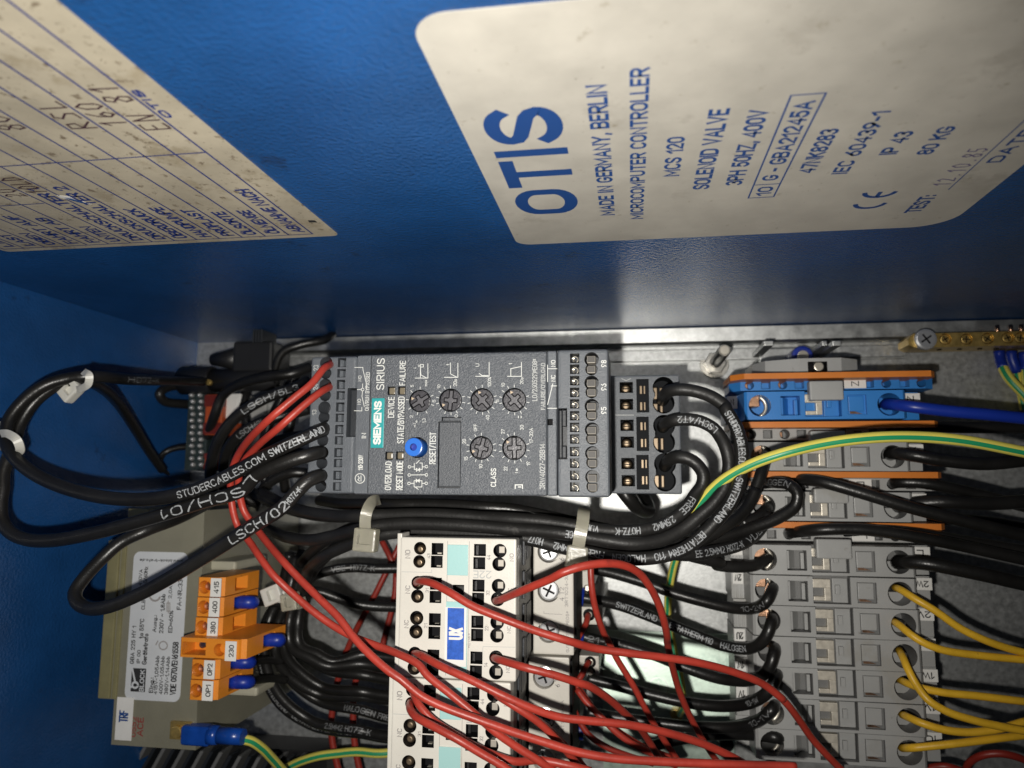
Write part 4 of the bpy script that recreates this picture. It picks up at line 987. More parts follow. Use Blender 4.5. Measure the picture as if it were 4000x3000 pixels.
# steel support bracket behind the row
t = thing('support_bracket', 'galvanised steel bracket with upright lugs behind the terminal row head', 'bracket', (76, 62, 0))
a, e = P(k, 485, 225, 20), P(k, 1000, 340, 20)
b = B().box(a.x, e.x, e.y-6, a.y-1, 0.3, 5, .6); obj('base', b, 'zinc', t)
for x0, x1, z1 in ((485, 550, 40), (872, 906, 34), (940, 1000, 42)):
    aa, ee = P(k, x0, 260, z1), P(k, x1, 260, z1); yy = P(k, x0, 222, z1).y
    b = B().box(aa.x, ee.x, yy-2.4, yy, 4.5, z1, .4); obj('lug', b, 'zinc', t)
c = P(k, 738, 325, 20); b = B().cyl((c.x, c.y), 5.0, 4.8, 21, 28, bev=1.0); sc_ = obj('screw', b, 'ferrule_blue', t)
b = B().cyl((c.x, c.y), 2.6, 21, 22, 20, bev=.3); obj('screw_core', b, 'tin', sc_)
# upright studs with nuts
def stud(k, tx, ty, bx, by, ztop, r, label):
    tp = P(k, tx, ty, ztop)
    t = thing('threaded_stud', label, 'stud', (tp.x, tp.y, 0), 'threaded studs on the mounting plate')
    pts = [Vector((tp.x, tp.y, .3 + (ztop-.8)*i/60)) for i in range(61)]
    b = B().tube(pts, r, 14, taper=lambda q: 1.0 if int(q*60) % 2 else .9); obj('thread', b, 'nut_zinc', t)
    b = B().cyl((tp.x, tp.y), r*.9, ztop-.8, ztop, 16, r*.7); obj('tip', b, 'tin', t)
    b = B().cyl((tp.x, tp.y), r*2.5, 0.2, 1.2, 24, bev=.3); obj('washer', b, 'nut_zinc', t)
    b = B().cyl((tp.x, tp.y), r*1.95, 1.2, 6.0, 6, bev=.5); obj('nut', b, 'nut_zinc', t)
stud('C7', 222, 285, 160, 390, 44, 3.0, 'upright threaded steel stud with hexagon nut above the power wires')

# ================================================================ brass earth bar
t = thing('earth_bar', 'brass earth bar with a row of screws along the upper wall', 'earth bar', (170, 64, 0))
k = 'C7'; zE = 22
a, e = P(k, 1440, 165, zE), P(k, 2212, 265, zE); y1, y0 = P(k, 1800, 168, zE).y, P(k, 1800, 262, zE).y
b = B().prism([(a.x+2.4, y0), (a.x+60+60, y0), (a.x+120, y1), (a.x+2.4, y1), (a.x, (y0+y1)/2+1), (a.x, (y0+y1)/2-2)], 8, zE); c2 = B()
SC = [(1690, 212), (1830, 212), (1970, 208), (2105, 203), (2190, 203)]
for x, y in SC: c = P(k, x, y, zE); c2.cyl((c.x, c.y), 2.7, zE-4, zE+1, 22)
bar = obj('bar', cut(b, c2, ['brass', 'brass']), ['brass', 'brass'], t)
b = B().box(a.x+4, a.x+16, y0+1, y1-1, .3, 8); b.box(a.x+90, a.x+102, y0+1, y1-1, .3, 8); obj('stand_off', b, 'black_plastic', t)
for i, (x, y) in enumerate(SC):
    c = P(k, x, y, zE-1); b = B().cyl((c.x, c.y), 2.25, zE-5, zE-1.2, 18, bev=.4); s_ = obj('screw', b, 'brass', t)
    b = B(); a_ = .5 + i
    for q in (0, 1):
        u = Vector((math.cos(a_+q*1.571), math.sin(a_+q*1.571), 0))*1.5; b.stroke([Vector((c.x, c.y, zE-1.2))-u, Vector((c.x, c.y, zE-1.2))+u], .5, .06+.03*q, (0, 0, 1))
    obj('cross_slot', b, 'hole_black', s_)
c = P(k, 1560, 212, zE+2); b = B().cyl((c.x, c.y), 5.0, zE, zE+2.6, 30, bev=1.2); s_ = obj('fixing_screw', b, 'screw_steel', t)
b = B()
for q in (0, 1):
    u = Vector((math.cos(.6+q*1.571), math.sin(.6+q*1.571), 0))*2.4; b.stroke([Vector((c.x, c.y, zE+2.6))-u, Vector((c.x, c.y, zE+2.6))+u], .8, .06+.03*q, (0, 0, 1))
obj('cross_slot', b, 'hole_black', s_)
for x in (1655, 1790, 1925, 2035):
    c = P(k, x, 285, zE-6); b = B().cyl((c.x, zE-7), 1.1, y0-.3, y0+.4, 14, axis='y', bev=.1); obj('wire_hole', b, 'hole_black', t)
for x in (2040, 2130, 2200):
    c = P(k, x, 140, zE-5); b = B().cyl((c.x, zE-6), .9, y1-.2, y1+4, 12, axis='y'); obj('wire_end', b, 'copper', t)

# chromated bracket sheet under the power wires
t = thing('chromated_bracket', 'greenish chromated steel bracket sheet below the red wires', 'bracket', (40, -100, 0))
z = 6; a, e = P('D6', 560, 480, z), P('D6', 1700, 1659, z)
tilt = math.radians(7.5); y1 = a.y; x0, x1 = a.x, e.x
prof = [(y1, .6), (y1, 2.2)]
yb = y1 - 95
prof = [(y1, .5), (y1, 2.5), (y1-50, 2.5+50*math.tan(tilt)), (yb, 2.5+50*math.tan(tilt)), (yb, .5)]
b = B().prism(prof, x0, x1, 'yz')
obj('sheet', b, 'chromate', t)
c = P('D6', 1045, 965, 6)
def on_sheet(x, y): return Vector((x, y, 2.5 + max(0, (y1-y))*math.tan(tilt)))
nrm = Vector((0, math.sin(tilt), math.cos(tilt)))
b = B(); b.stroke([on_sheet(c.x+4.6*math.cos(q), c.y+4.6*math.sin(q)) for q in [i*math.pi/12 for i in range(25)]], .35, .08, nrm)
for w, dy in ((5, -.6), (3.4, -1.9), (1.8, -3.0)): b.stroke([on_sheet(c.x-w/2, c.y+dy), on_sheet(c.x+w/2, c.y+dy)], .4, .08, nrm)
b.stroke([on_sheet(c.x, c.y+3.2), on_sheet(c.x, c.y-.6)], .4, .08, nrm)
obj('earth_symbol', b, 'zinc', t)
c = P('D6', 1635, 1455, 14); b = B().cyl((c.x, c.y), 3.1, 8, 15.5, 26, bev=.4); obj('grommet', b, 'hole_black', t)
c = P('D6', 1200, 1190, 9); b = B().cyl((c.x, c.y), 3.2, 6, 12, 6, bev=.4); obj('brass_nut', b, 'brass', t)
# ================================================================ transformer in the lower left
ZR = 95.0
t = thing('transformer', 'olive mains transformer with white rating sticker beside the left wall', 'transformer', (-190, -60, 0))
k = 'D1'
xL = -226.0; xR = P('D1', 1600, 300, ZR).x; yT = P('D1', 1300, 185, ZR).y; yB = P('D2', 500, 1440, ZR).y
y_st = P('D2', 240, 1065, ZR).y; xL2 = P('D2', 285, 1200, ZR).x; x_tp = P('D1', 1010, 200, ZR).x; y_tp = P('D1', 900, 420, ZR).y
b = B().prism([(xL, y_tp), (xL, y_st), (xL2, y_st), (xL2, yB), (xR+2, yB), (xR, yT), (x_tp, yT), (x_tp, y_tp)], 2, ZR); core = obj('core', b, 'olive', t)
b = B().box(xL-.3, xL+5.2, y_st+.2, y_tp-.2, 8, ZR+1.0, .5); b.box(xL+6.2, xL+8.2, y_st+.2, y_tp-.2, 60, ZR+.8, .3); obj('edge_rail', b, 'olive_edge', t)
b = B().box(x_tp, x_tp+10, yT-4, yT+.4, 20, ZR+.4, .4); obj('edge_rail', b, 'olive_edge', t)
# sticker
a, e = P('D1', 1055, 510, ZR), P('D2', 815, 1092, ZR); c_l = P('D2', 390, 1040, ZR).x
sx0, sx1, sy1, sy0 = P('D2', 430, 500, ZR).x - 1.0, P('D2', 845, 500, ZR).x, a.y, e.y
b = B().rrect(sx0, sx1, sy0, sy1, 3, ZR+.02, ZR+.2); stk = obj('rating_sticker', b, 'white_sticker', t)
zl = ZR+.2
for it in (('D1', 'GBA 225 HY 1', 1030, 1062, 1095, 1395), ('D1', 'IP 00', 1076, 1104, 1285, 1390), ('D1', 'ta 55°C', 1096, 1130, 1038, 1195), ('D1', 'CL.B', 1112, 1140, 890, 968), ('D1', 'Gerätetrafo', 1122, 1160, 1155, 1400), ('D1', 'Eing.:', 1172, 1206, 1500, 1622),
           ('D1', '415V-1,05Abb', 1214, 1244, 1330, 1635), ('D1', '400V-1,05Abb', 1256, 1286, 1332, 1635), ('D1', '380V-1,14Abb', 1298, 1328, 1335, 1637), ('D1', 'VDE 0570/EN61558', 1346, 1394, 1220, 1640), ('D1', 'Ausg.:', 1200, 1232, 1010, 1145),
           ('D1', '230V ~ 1,8Abb', 1258, 1292, 845, 1155), ('D1', '2,0A', 1325, 1352, 780, 880), ('D1', 'ED=60%', 1326, 1358, 975, 1150), ('D1', 'FA-NR.:33', 1395, 1430, 730, 970), ('D1', '410VA', 1090, 1118, 650, 780), ('D1', '0/60Hz', 1130, 1160, 630, 760)):
    b = B(); text_up(b, *it, zl, .006); obj('lettering', b, 'ink_black', stk)
b = B(); text_flat(b, 'D1', 'www.block-trafo.de', 1098, 1438, 572, 596, zl, .01, flip=True); obj('lettering', b, 'ink_black', stk)
a, e = P('D1', 1040, 1425, ZR), P('D1', 1140, 1615, ZR)
b = B().box(a.x, e.x, e.y, a.y, zl, zl+.08); lg = obj('logo_field', b, 'ink_black', stk)
b = B(); zz = zl+.09
cc = [(1062+22*math.cos(q), 1560+22*math.sin(q)) for q in [i*math.pi/8 for i in range(17)]]
lines(b, 'D1', [cc, [(1062, 1535), (1040, 1430)], [(1040, 1572), (1016, 1580)]], .8, zz); text_up(b, 'D1', 'BLOCK', 1098, 1134, 1440, 1612, zz, .006); obj('logo', b, 'white_sticker', lg)
b = B(); cc = [(1283+32*math.cos(q), 1250+32*math.sin(q)) for q in [i*math.pi/10 for i in range(21)]]; lines(b, 'D1', [cc, [(1240, 1215), (1225, 1245)]], .5, zl)
cc = [(1218+40*math.cos(q), 858+40*math.sin(q)) for q in [math.radians(20+i*14) for i in range(16)]]; lines(b, 'D1', [cc], .8, zl)
lines(b, 'D1', [[(1312, 915), (1335, 915), (1335, 980), (1312, 980), (1312, 915)], [(1323, 900), (1323, 995)]], .4, zl); obj('sticker_symbol', b, 'grey_print', stk)
# marker strip and red stamp
a, e = P('D2', 325, 1048, ZR), P('D2', 432, 1392, ZR); b = B().box(a.x, e.x, e.y, a.y, ZR+.25, ZR+.5); tm = obj('marker_strip', b, 'paper_white', t)
b = B(); text_up(b, 'D2', 'TRF', 332, 404, 1155, 1250, ZR+.5, .002); obj('lettering', b, 'blue_ink', tm)
b = B(); text_up(b, 'D2', 'ACE', 475, 524, 1210, 1360, ZR, .005); text_up(b, 'D2', '0552', 425, 468, 1205, 1365, ZR, .005); obj('stamp', b, 'red_ink', t)
# bobbin flanges
for k_, x0, x1, y0, y1, z0, z1 in (('D2', 985, 1245, -20, 60, 60, 88), ('D2', 900, 1415, 950, 1050, 60, 86)):
    a, e = P(k_, x0, y0, z1), P(k_, x1, y1, z1); b = B().box(a.x, e.x, e.y, a.y, z0, z1, 1.2); obj('bobbin', b, 'bobbin', t)
# orange terminals
ZO = 114.0
def oterm(name, x0, x1, y0, y1, x_side, txt, lx0, lx1, ly0, ly1, hole, zf=ZO, big=False, window=None):
    a, e = P('D2', x0, (y0+y1)/2, zf), P('D2', x1, (y0+y1)/2, zf); xm = (x0+x1)/2
    yt, yb = P('D2', xm, y0, zf).y, P('D2', xm, y1, zf).y
    bb = B().prism([(a.x, 88), (a.x, zf-.6), (a.x+.6, zf), (e.x-2.4, zf), (e.x-2.0, zf-1.0), (e.x, zf-1.6), (e.x+1.5, 88)], yb+.12, yt-.12, 'xz')
    c2 = B(); hx, hy, hr = hole; c = P('D2', hx, hy, zf); c2.cyl((c.x, c.y), hr, zf-5, zf+1, 22)
    if big:
        q0, q1 = P('D2', 830, 615, zf), P('D2', 1010, 725, zf); c2.box(q0.x, q1.x, q1.y, q0.y, zf-9, zf+1)
    w0, w1 = 96.5, 105.5; ym = (yt+yb)/2
    c2.box(e.x-5, e.x+5, ym-2.6, ym+2.6, w0, w1)
    o = obj('terminal', cut(bb, c2, ['orange_terminal', 'orange_terminal']), ['orange_terminal', 'orange_terminal'], t)
    b = B().cyl((c.x, c.y), hr*.72, zf-5, zf-3.2, 18, bev=.3); obj('screw', b, 'copper' if not big else 'orange_terminal', o)
    q0, q1 = P('D2', lx0, ly0, zf), P('D2', lx1, ly1, zf); b = B().box(q0.x, q1.x, q1.y, q0.y, zf, zf+.4, .1); tg = obj('marker_tag', b, 'paper_white', o)
    b = B(); mx, my = (lx0+lx1)/2, (ly0+ly1)/2; text_up(b, 'D2', txt, mx-18, mx+22, my-48, my+48, zf+.4, .006); obj('lettering', b, 'ink_black', tg)
    if big:
        c = P('D2', 985, 640, zf-6); b = B().cyl((c.x, c.y), 1.5, zf-9, zf-6, 16, bev=.3); obj('screw', b, 'steel', o)
    return e.x, ym
ends = {}
ends['415'] = oterm('415', 948, 1150, 110, 265, 0, '415', 1058, 1132, 116, 265, (1005, 188, 2.6))
ends['400'] = oterm('400', 936, 1140, 268, 422, 0, '400', 1046, 1120, 270, 422, (997, 345, 2.6))
ends['380'] = oterm('380', 922, 1130, 426, 582, 0, '380', 1032, 1106, 428, 586, (983, 503, 2.6))
ends['230'] = oterm('230', 808, 1320, 590, 750, 0, '230', 1172, 1252, 610, 770, (1120, 682, 2.4), ZO+5, True)
ends['OP2'] = oterm('OP2', 895, 1110, 756, 915, 0, 'OP2', 1005, 1082, 760, 912, (950, 838, 2.6))
ends['OP1'] = oterm('OP1', 882, 1095, 918, 1080, 0, 'OP1', 992, 1068, 922, 1082, (938, 1000, 2.6))
# earth tab
a, e = P('D2', 730, 1245, ZR+2), P('D2', 880, 1395, ZR+2); b = B().box(a.x, e.x, e.y, a.y, ZR, ZR+1.6, .2); tb = obj('earth_tab', b, 'brass', t)
c = P('D2', 785, 1325, ZR+2); b = B().cyl((c.x, c.y), 2.6, ZR+1.6, ZR+3, 20, bev=.5); obj('rivet', b, 'brass', tb)

# ribbed heat sink at the bottom edge: each fin a bar
t = thing('fin_block', 'dark ribbed heat sink below the transformer at the picture edge', 'heat sink', (-150, -130, 0))
z = 30; b = B().box(P('D2', 430, 1609, z).x, P('D2', 1900, 1609, z).x, -190, P('D2', 900, 1475, z).y, .5, 20); obj('base', b, 'black_plastic', t)
for i in range(17):
    a = P('D2', 520+i*75, 1470, 30); b = B()
    x = a.x; yt = P('D2', 900, 1470 if i < 9 else 1490, 30).y
    b.prism([(x, yt), (x+1.9, yt), (x-30+1.9, yt-55), (x-30, yt-55)], 20, 30 + .0*i); obj('fin', b, 'starter_dark' if i % 2 else 'term_grey_dark', t)

# ================================================================ dark corner behind the starter: relay board, plugs
t = thing('relay_board', 'narrow circuit board edge with shiny solder points in the dark corner', 'circuit board', (-232, 0, 0))
z = 30; a, e = P('C4', 1255, 895, z), P('C4', 1362, 1425, z); b = B().box(a.x, e.x, e.y, a.y, .5, z, .3); obj('board', b, 'pcb', t)
for x in (1275, 1330):
    for i in range(12):
        c = P('C4', x + (i % 2)*8, 925+i*42, z); b = B().cyl((c.x, c.y), 1.7, z, z+1.6, 12, .6, bev=.3); obj('solder_point', b, 'solder', t)
for (nm, k_, x0, x1, y0, y1, z, m, lab) in (('relay', 'C4', 1368, 1470, 920, 1190, 34, 'relay_orange', 'orange relay behind the black cables in the dark corner'),
                                            ('relay', 'C4', 1362, 1420, 1310, 1420, 34, 'relay_orange', 'small red relay low in the dark corner'),
                                            ('relay', 'C4', 1472, 1592, 915, 1100, 30, 'paper_white', 'white relay case beside the orange relay')):
    a, e = P(k_, x0, y0, z), P(k_, x1, y1, z); t = thing(nm, lab, 'relay', ((a.x+e.x)/2, (a.y+e.y)/2, 0))
    b = B().box(a.x, e.x, e.y, a.y, .5, z, .8); o = obj('case', b, m, t); b = B().box(a.x+2, e.x-2, e.y+2, a.y-2, z, z+.4, .15); obj('top_panel', b, m, t)
    if m == 'relay_orange':
        L = a.y-e.y
        for q in (.02, .70): b = B().box(a.x-.2, e.x+.2, e.y+L*q, e.y+L*(q+.28), z-3, z+.7, .2); obj('dark_end', b, 'relay_red', t)
t = thing('cable_plug', 'black cable plug lying along the upper wall corner', 'plug', (-210, 62, 0))
a = P('C4', 1410, 680, 26); e = P('C4', 1860, 700, 26); cy = P('C4', 1600, 685, 26).y
b = B().cyl((cy, 26), 3.0, a.x, a.x+18, 16, 7.0, axis='x'); obj('boot', b, 'black_plastic', t)
b = B().box(a.x+17, e.x, cy-8, cy+8, 14, 35, 1.5); bd = obj('shell', b, 'black_plastic', t)
for i in range(4):
    xx = P('C4', 1710+i*18, 600, 30).x; b = B().box(xx, xx+1.0, cy+7, cy+14, 20, 36, .2); obj('rib', b, 'starter_dark', bd)
t = thing('cable_gland', 'black cable gland where the thin cable meets the plate', 'gland', (-240, 40, 0))
a = P('C4', 1215, 830, 30); b = B().cyl((a.y, 30), 7.5, a.x, a.x+18, 20, axis='x', bev=.6); obj('collar', b, 'black_plastic', t)
e = P('C4', 1850, 840, 30); b = B().cyl((a.y, 30), 6.2, a.x+18, e.x, 18, axis='x'); obj('sleeve', b, 'black_plastic', t)
c = P('C4', 1380, 838, 38); b = B().cyl((c.x, c.y), 1.6, 34, 37.5, 14, bev=.3); obj('rivet', b, 'brass', t)
# ================================================================ wires and cables (every one a thing of its own)
def path(*segs):
    raw = []
    for k, s in segs:
        for it in s.split(','):
            v = [float(q) for q in it.split()]
            raw.append((k, v[0], v[1], v[2] if len(v) > 2 else None))
    n = len(raw); zs = [r[3] for r in raw]
    pos = [px(r[0], r[1], r[2]) for r in raw]; cum = [0]
    for i in range(1, n): cum.append(cum[-1] + math.hypot(pos[i][0]-pos[i-1][0], pos[i][1]-pos[i-1][1]))
    known = [i for i in range(n) if zs[i] is not None]
    for i in range(n):
        if zs[i] is None:
            lo = max([j for j in known if j < i], default=None); hi = min([j for j in known if j > i], default=None)
            if lo is None: zs[i] = zs[hi]
            elif hi is None: zs[i] = zs[lo]
            else: zs[i] = zs[lo] + (zs[hi]-zs[lo])*(cum[i]-cum[lo])/(cum[hi]-cum[lo])
    return catmull([P(r[0], r[1], r[2], z) for r, z in zip(raw, zs)])
CAMV = Vector((0, 0, CAM_H))
def cable_text(o, pts, r, txt, s, e, m='cable_print', h=1.0, roll=0.0):
    """print on a cable from the place seen at pixel s to that seen at e"""
    pp = [to_px(p) for p in pts]; ps, pe = Vector(px(*s)), Vector(px(*e))
    i0 = min(range(len(pp)), key=lambda i: (pp[i]-ps).length); i1 = min(range(len(pp)), key=lambda i: (pp[i]-pe).length)
    seq = pts[i0:i1+1] if i0 < i1 else list(reversed(pts[i1:i0+1]))
    if len(seq) < 3: return
    cum = [0]
    for a, b_ in zip(seq, seq[1:]): cum.append(cum[-1] + (b_-a).length)
    Lt = cum[-1]; hh = 2*r*.54*h; vs, fs = glyphs(txt, Lt/hh, .15, .16)
    b = B(); bv = []
    for x, y, ly in vs:
        d = min(max(x, 0), 1)*Lt; j = max(i for i in range(len(cum)) if cum[i] <= d + 1e-9); j = min(j, len(seq)-2)
        p = seq[j].lerp(seq[j+1], (d-cum[j])/max(1e-6, cum[j+1]-cum[j]))
        a0, a1 = seq[max(j-1, 0)], seq[min(j+2, len(seq)-1)]; u = (a1-a0).normalized()
        n = CAMV - p; n = (n - u*n.dot(u)).normalized(); v = n.cross(u)
        th = (y-.5)*hh/r + roll
        bv.append(b.bm.verts.new(p + (n*math.cos(th) + v*math.sin(th))*(r*1.012+.03+.008*ly)))
    for f in fs:
        try: b.bm.faces.new([bv[i] for i in f])
        except ValueError: pass
    obj('lettering', b, m, o)
def wire(name, label, cat, pts, r, m, group=None, n=12, texts=(), mi=None):
    base = pts[len(pts)//2]; b = B().tube(pts, r, n, mi=mi)
    o = obj(name, b, m, None, base); tag(o, label, cat, group)
    for tx in texts: cable_text(o, pts, r, *tx)
    return o
def ferrule(o, pts, r, L, m='ferrule_blue'):
    acc = 0; seq = [pts[0]]
    for p in pts[1:]:
        acc += (p-seq[-1]).length; seq.append(p)
        if acc > L: break
    obj('ferrule', B().tube(seq, r*1.22, 12), m, o)
RK = 2.35
BC = lambda lab, pts, texts=(), m='cable_black', r=RK, grp='black cables': wire('cable', lab, 'cable', pts, r, m, grp, texts=texts)
# --- three cables of the power block sweeping into the bundle
pA = path(('C6', '1565 650 104, 1590 600 116, 1640 555 121, 1760 545 123, 1900 565 123, 2050 620 124, 2170 710 125'), ('C7', '230 680 126, 300 800, 335 930, 335 1060, 310 1190, 250 1320, 140 1450, 30 1555 130'),
          ('D5', '1490 540 131, 1350 590, 1150 622 133, 900 615, 650 570 134, 400 520, 150 455 132'), ('D3', '2000 480 131, 1750 465, 1500 455, 1300 462, 1130 490 128, 950 550, 750 640 118, 620 750 104, 560 900 90'))
BC('outermost black cable sweeping from the top power terminal under the soft starter', pA,
   [('STUDERCABLES.COM', ('C7', 240, 690), ('C7', 345, 1090)), ('SWITZERLAND', ('C7', 325, 1140), ('C7', 175, 1455)), ('BETATHERM', ('D5', 1680, 425), ('D5', 1370, 590)), ('110', ('D5', 1320, 605), ('D5', 1225, 618)),
    ('HALOGEN', ('D5', 1150, 622), ('D5', 875, 612)), ('FREE', ('D5', 790, 600), ('D5', 655, 572)), ('2.5MM2', ('D5', 590, 560), ('D5', 365, 510)), ('H07Z', ('D5', 280, 490), ('D5', 150, 455))], 'cable_black_dusty')
pB = path(('C6', '1570 905 104, 1600 870 116, 1680 840 121, 1800 830 122, 1930 850 122, 2060 920 122, 2130 1010 123'), ('C7', '225 920 124, 248 1000, 250 1080, 225 1190, 150 1300, 40 1400 127'),
          ('D5', '1480 370 128, 1300 460, 1050 495 134, 800 465, 500 415 137, 200 380, 0 370 134'), ('D3', '2000 418 133, 1750 402, 1500 392, 1250 400, 1050 430 130, 850 480, 650 520 118, 450 500 100, 300 440 80'))
BC('second black cable from the power block, inside the outermost sweep', pB, [('LSCH/4T2', ('C6', 2110, 930), ('C6', 1720, 828)), ('CE', ('D5', 520, 415), ('D5', 450, 405))], 'cable_black_dusty')
pC = path(('C6', '1590 1280 104, 1630 1225 116, 1700 1195 120, 1790 1200 121, 1890 1255 121, 1960 1360 122, 1950 1460 122, 1880 1560 123'), ('D5', '1500 195 126, 1330 320, 1100 380 131, 850 385, 600 350 134, 350 310, 0 280 132'),
          ('D3', '2000 345 130, 1750 328, 1500 320, 1250 325, 1000 335 126, 800 330, 600 300 112, 420 240 92, 250 150 70'))
BC('third black cable from the power block, tightest bend of the three', pC, [('FREE', ('D5', 1610, 160), ('D5', 1480, 250)), ('2.5MM2', ('D5', 1400, 315), ('D5', 1190, 375)), ('H07Z-K', ('D5', 1100, 395), ('D5', 890, 395)), ('VDE', ('D5', 740, 370), ('D5', 650, 355))], 'cable_black_dusty')
pD = path(('D5', '2212 250 84, 2120 400 90, 1980 500 98, 1750 560 108, 1500 590 116, 1250 560 118, 1000 540 122, 700 480 126, 300 400 127'), ('D3', '2000 455 122, 1750 440, 1500 430, 1250 440, 1000 500 120, 820 590, 700 700 104, 600 850 84'))
BC('black cable from the third grey terminal diving under the bundle', pD, [('EE 2.5MM2 H07Z-K', ('D5', 1560, 588), ('D5', 1960, 515)), ('VDE', ('D5', 2010, 490), ('D5', 2110, 405))], 'cable_black_dusty')
pE = path(('D7', '330 335 64, 305 370 74, 230 408 80, 120 418 84, 0 405 88'), ('D5', '1800 665 92, 1550 600 100, 1350 545 108, 1100 470 114, 800 420 118, 400 340 121, 0 310 120'), ('D3', '2000 380 119, 1700 365, 1400 360, 1100 385 115, 900 450, 700 560 98, 560 700 80'))
BC('black cable with worn edge leaving the first grey terminal below dividers', pE, [], 'cable_black_dusty')
pF = path(('D5', '2105 30 96, 2050 150 98, 1960 260 101, 1830 350 104, 1600 480 108, 1350 470 112, 1100 430 115, 700 350 118, 300 260, 0 200 118'), ('D3', '2000 268 119, 1750 250, 1500 242, 1300 245 116, 1100 240, 900 240 100, 700 210 80'))
BC('black cable passing behind the power sweep near the green yellow wire', pF)
pG = path(('C6', '1085 1395 70, 1120 1440 88, 1200 1540 98, 1290 1650 96'), ('D5', '1110 205 90, 1185 215 80, 1150 110 66, 1090 20 55'))
BC('short black cable looping under the power block against the bright plate', pG, r=2.6)
# --- left: control cables into the starter
zL = 160
pL1 = path(('C4', '2190 1140 148, 2150 1150 160, 2050 1195 165, 1800 1310 168, 1500 1470 167, 1250 1570, 1000 1615, 700 1605 163, 400 1530, 200 1430, 90 1330 160, 40 1230, 60 1090, 160 960 152, 300 860, 450 815, 600 800 140, 850 820 120, 1200 832 60, 1350 835 40'))
BC('long black cable printed in white looping left from the soft starter', pL1, [('STUDERCABLES.COM', ('C4', 1215, 1580), ('C4', 1780, 1330)), ('SWITZERLAND', ('C4', 1815, 1310), ('C4', 2125, 1170)), ('H07Z-K', ('C4', 820, 815), ('C4', 1020, 825), 'cable_print_dim')], r=2.35)
pL2 = path(('C4', '2175 1320 148, 2130 1305 160, 2050 1325 164, 1900 1370 166, 1700 1460 166'), ('D1', '1900 30 165, 1600 120, 1300 215, 1000 300, 700 375 162, 400 425, 200 415, 70 350 160, 10 250, 5 120 158, 20 20'), ('C4', '20 1450 156, 60 1330 154, 100 1220 152, 130 1120 150, 220 980, 340 880 145, 450 830, 560 830 140, 680 880 120, 800 1000 90, 900 1150 70, 1000 1310 50, 1080 1420 36'))
BC('black cable with large white code LSCH/01 looping past the left wall', pL2, [('LSCH/01', ('C4', 1690, 1462), ('D1', 1310, 205), 'cable_print', 1.35)], r=2.35)
pL3 = path(('C4', '2170 1500 148, 2130 1460 160, 2040 1500 164'), ('D1', '2212 170 165, 2000 305, 1700 495, 1400 680, 1100 845, 850 945 160, 680 955, 600 900 156, 590 830, 660 720, 800 570 146, 950 440, 1150 345 138, 1400 250 125, 1700 100 100, 1900 0 80'))
BC('black cable with white code LSCH/02 looping over the transformer sticker', pL3, [('LSCH/02', ('D1', 1830, 415), ('D3', 450, 215), 'cable_print', 1.3), ('H07Z-K', ('C4', 1880, 1590), ('C4', 1990, 1525), 'cable_print', .8)], r=2.35)
pL4 = path(('C4', '2050 830 70, 1950 880 76, 1800 930 82, 1650 1010 86, 1530 1110 86, 1450 1230 84, 1410 1350 80, 1400 1480 70, 1430 1600 60'))
BC('black cable printed LSCH/5L3 curving in the dark left of the red wires', pL4, [('LSCH/5L3', ('C4', 1610, 1030), ('C4', 1970, 865))], r=2.6)
pL5 = path(('C4', '2050 1020 66, 1900 1060 72, 1750 1100 76, 1620 1170 78, 1530 1260 76, 1490 1380 70, 1510 1500 64, 1600 1590 60, 1720 1650 55'))
BC('black cable below the LSCH/5L3 one in the dark gap', pL5, [('LSCH/3L2', ('C4', 1580, 1190), ('C4', 1800, 1080), 'cable_print_dim')], r=2.6)
pL6 = path(('C4', '2100 1180 55, 1950 1200 60, 1800 1240 62, 1650 1330 60, 1590 1440 56, 1640 1540 60'), ('D3', '200 160 66, 330 230 80, 500 290 96, 700 330 106, 900 340 112'))
BC('black cable rising behind the red pair into the bundle', pL6, [], 'cable_black_dusty')
pL7 = path(('C4', '1250 862 20, 1120 872 30, 1060 915 36, 1090 965 32, 1250 990 20')); BC('small black cable loop against the left wall', pL7, r=2.4)
pL8 = path(('C4', '1330 1270 22, 1180 1275 30, 1090 1310 34, 1060 1390 30, 1110 1450 20')); BC('thin black cable arc low beside the solder points', pL8, r=1.6)
pL9 = path(('C4', '2212 520 20, 2150 560 28, 2000 590 34, 1880 640 36, 1830 760 34, 1840 860 30')); BC('thin black cable hanging from the upper wall corner', pL9, r=2.2)
for lab, s in (('black cable crossing high in the dark gap left of the starter', '2060 740 40, 1950 780 46, 1800 800 48, 1600 850 44, 1480 930 40, 1430 1050 38, 1380 1200 30'),
               ('black cable hugging the starter edge in the dark gap', '2040 900 40, 1960 980 50, 1930 1100 54, 1900 1250 50, 1880 1400 46, 1900 1560 40'),
               ('black cable lying across the dark gap behind the printed ones', '2070 1330 40, 1950 1300 44, 1780 1330 46, 1620 1400 44, 1500 1480 40, 1420 1600 36'),
               ('black cable curving down at the back of the dark gap', '1990 760 28, 1900 900 32, 1820 1050 34, 1760 1200 34, 1740 1380 32, 1780 1560 30'),
               ('black cable low in the dark gap above the bundle', '2080 1450 50, 1950 1440 54, 1830 1480 54, 1740 1560 52, 1690 1680 48'),
               ('black cable rising along the relay cases in the dark gap', '1640 880 24, 1620 1000 28, 1640 1150 30, 1600 1300 28, 1480 1420 26')):
    BC(lab, path(('C4', s)), r=2.6, grp='black cables in the dark gap')
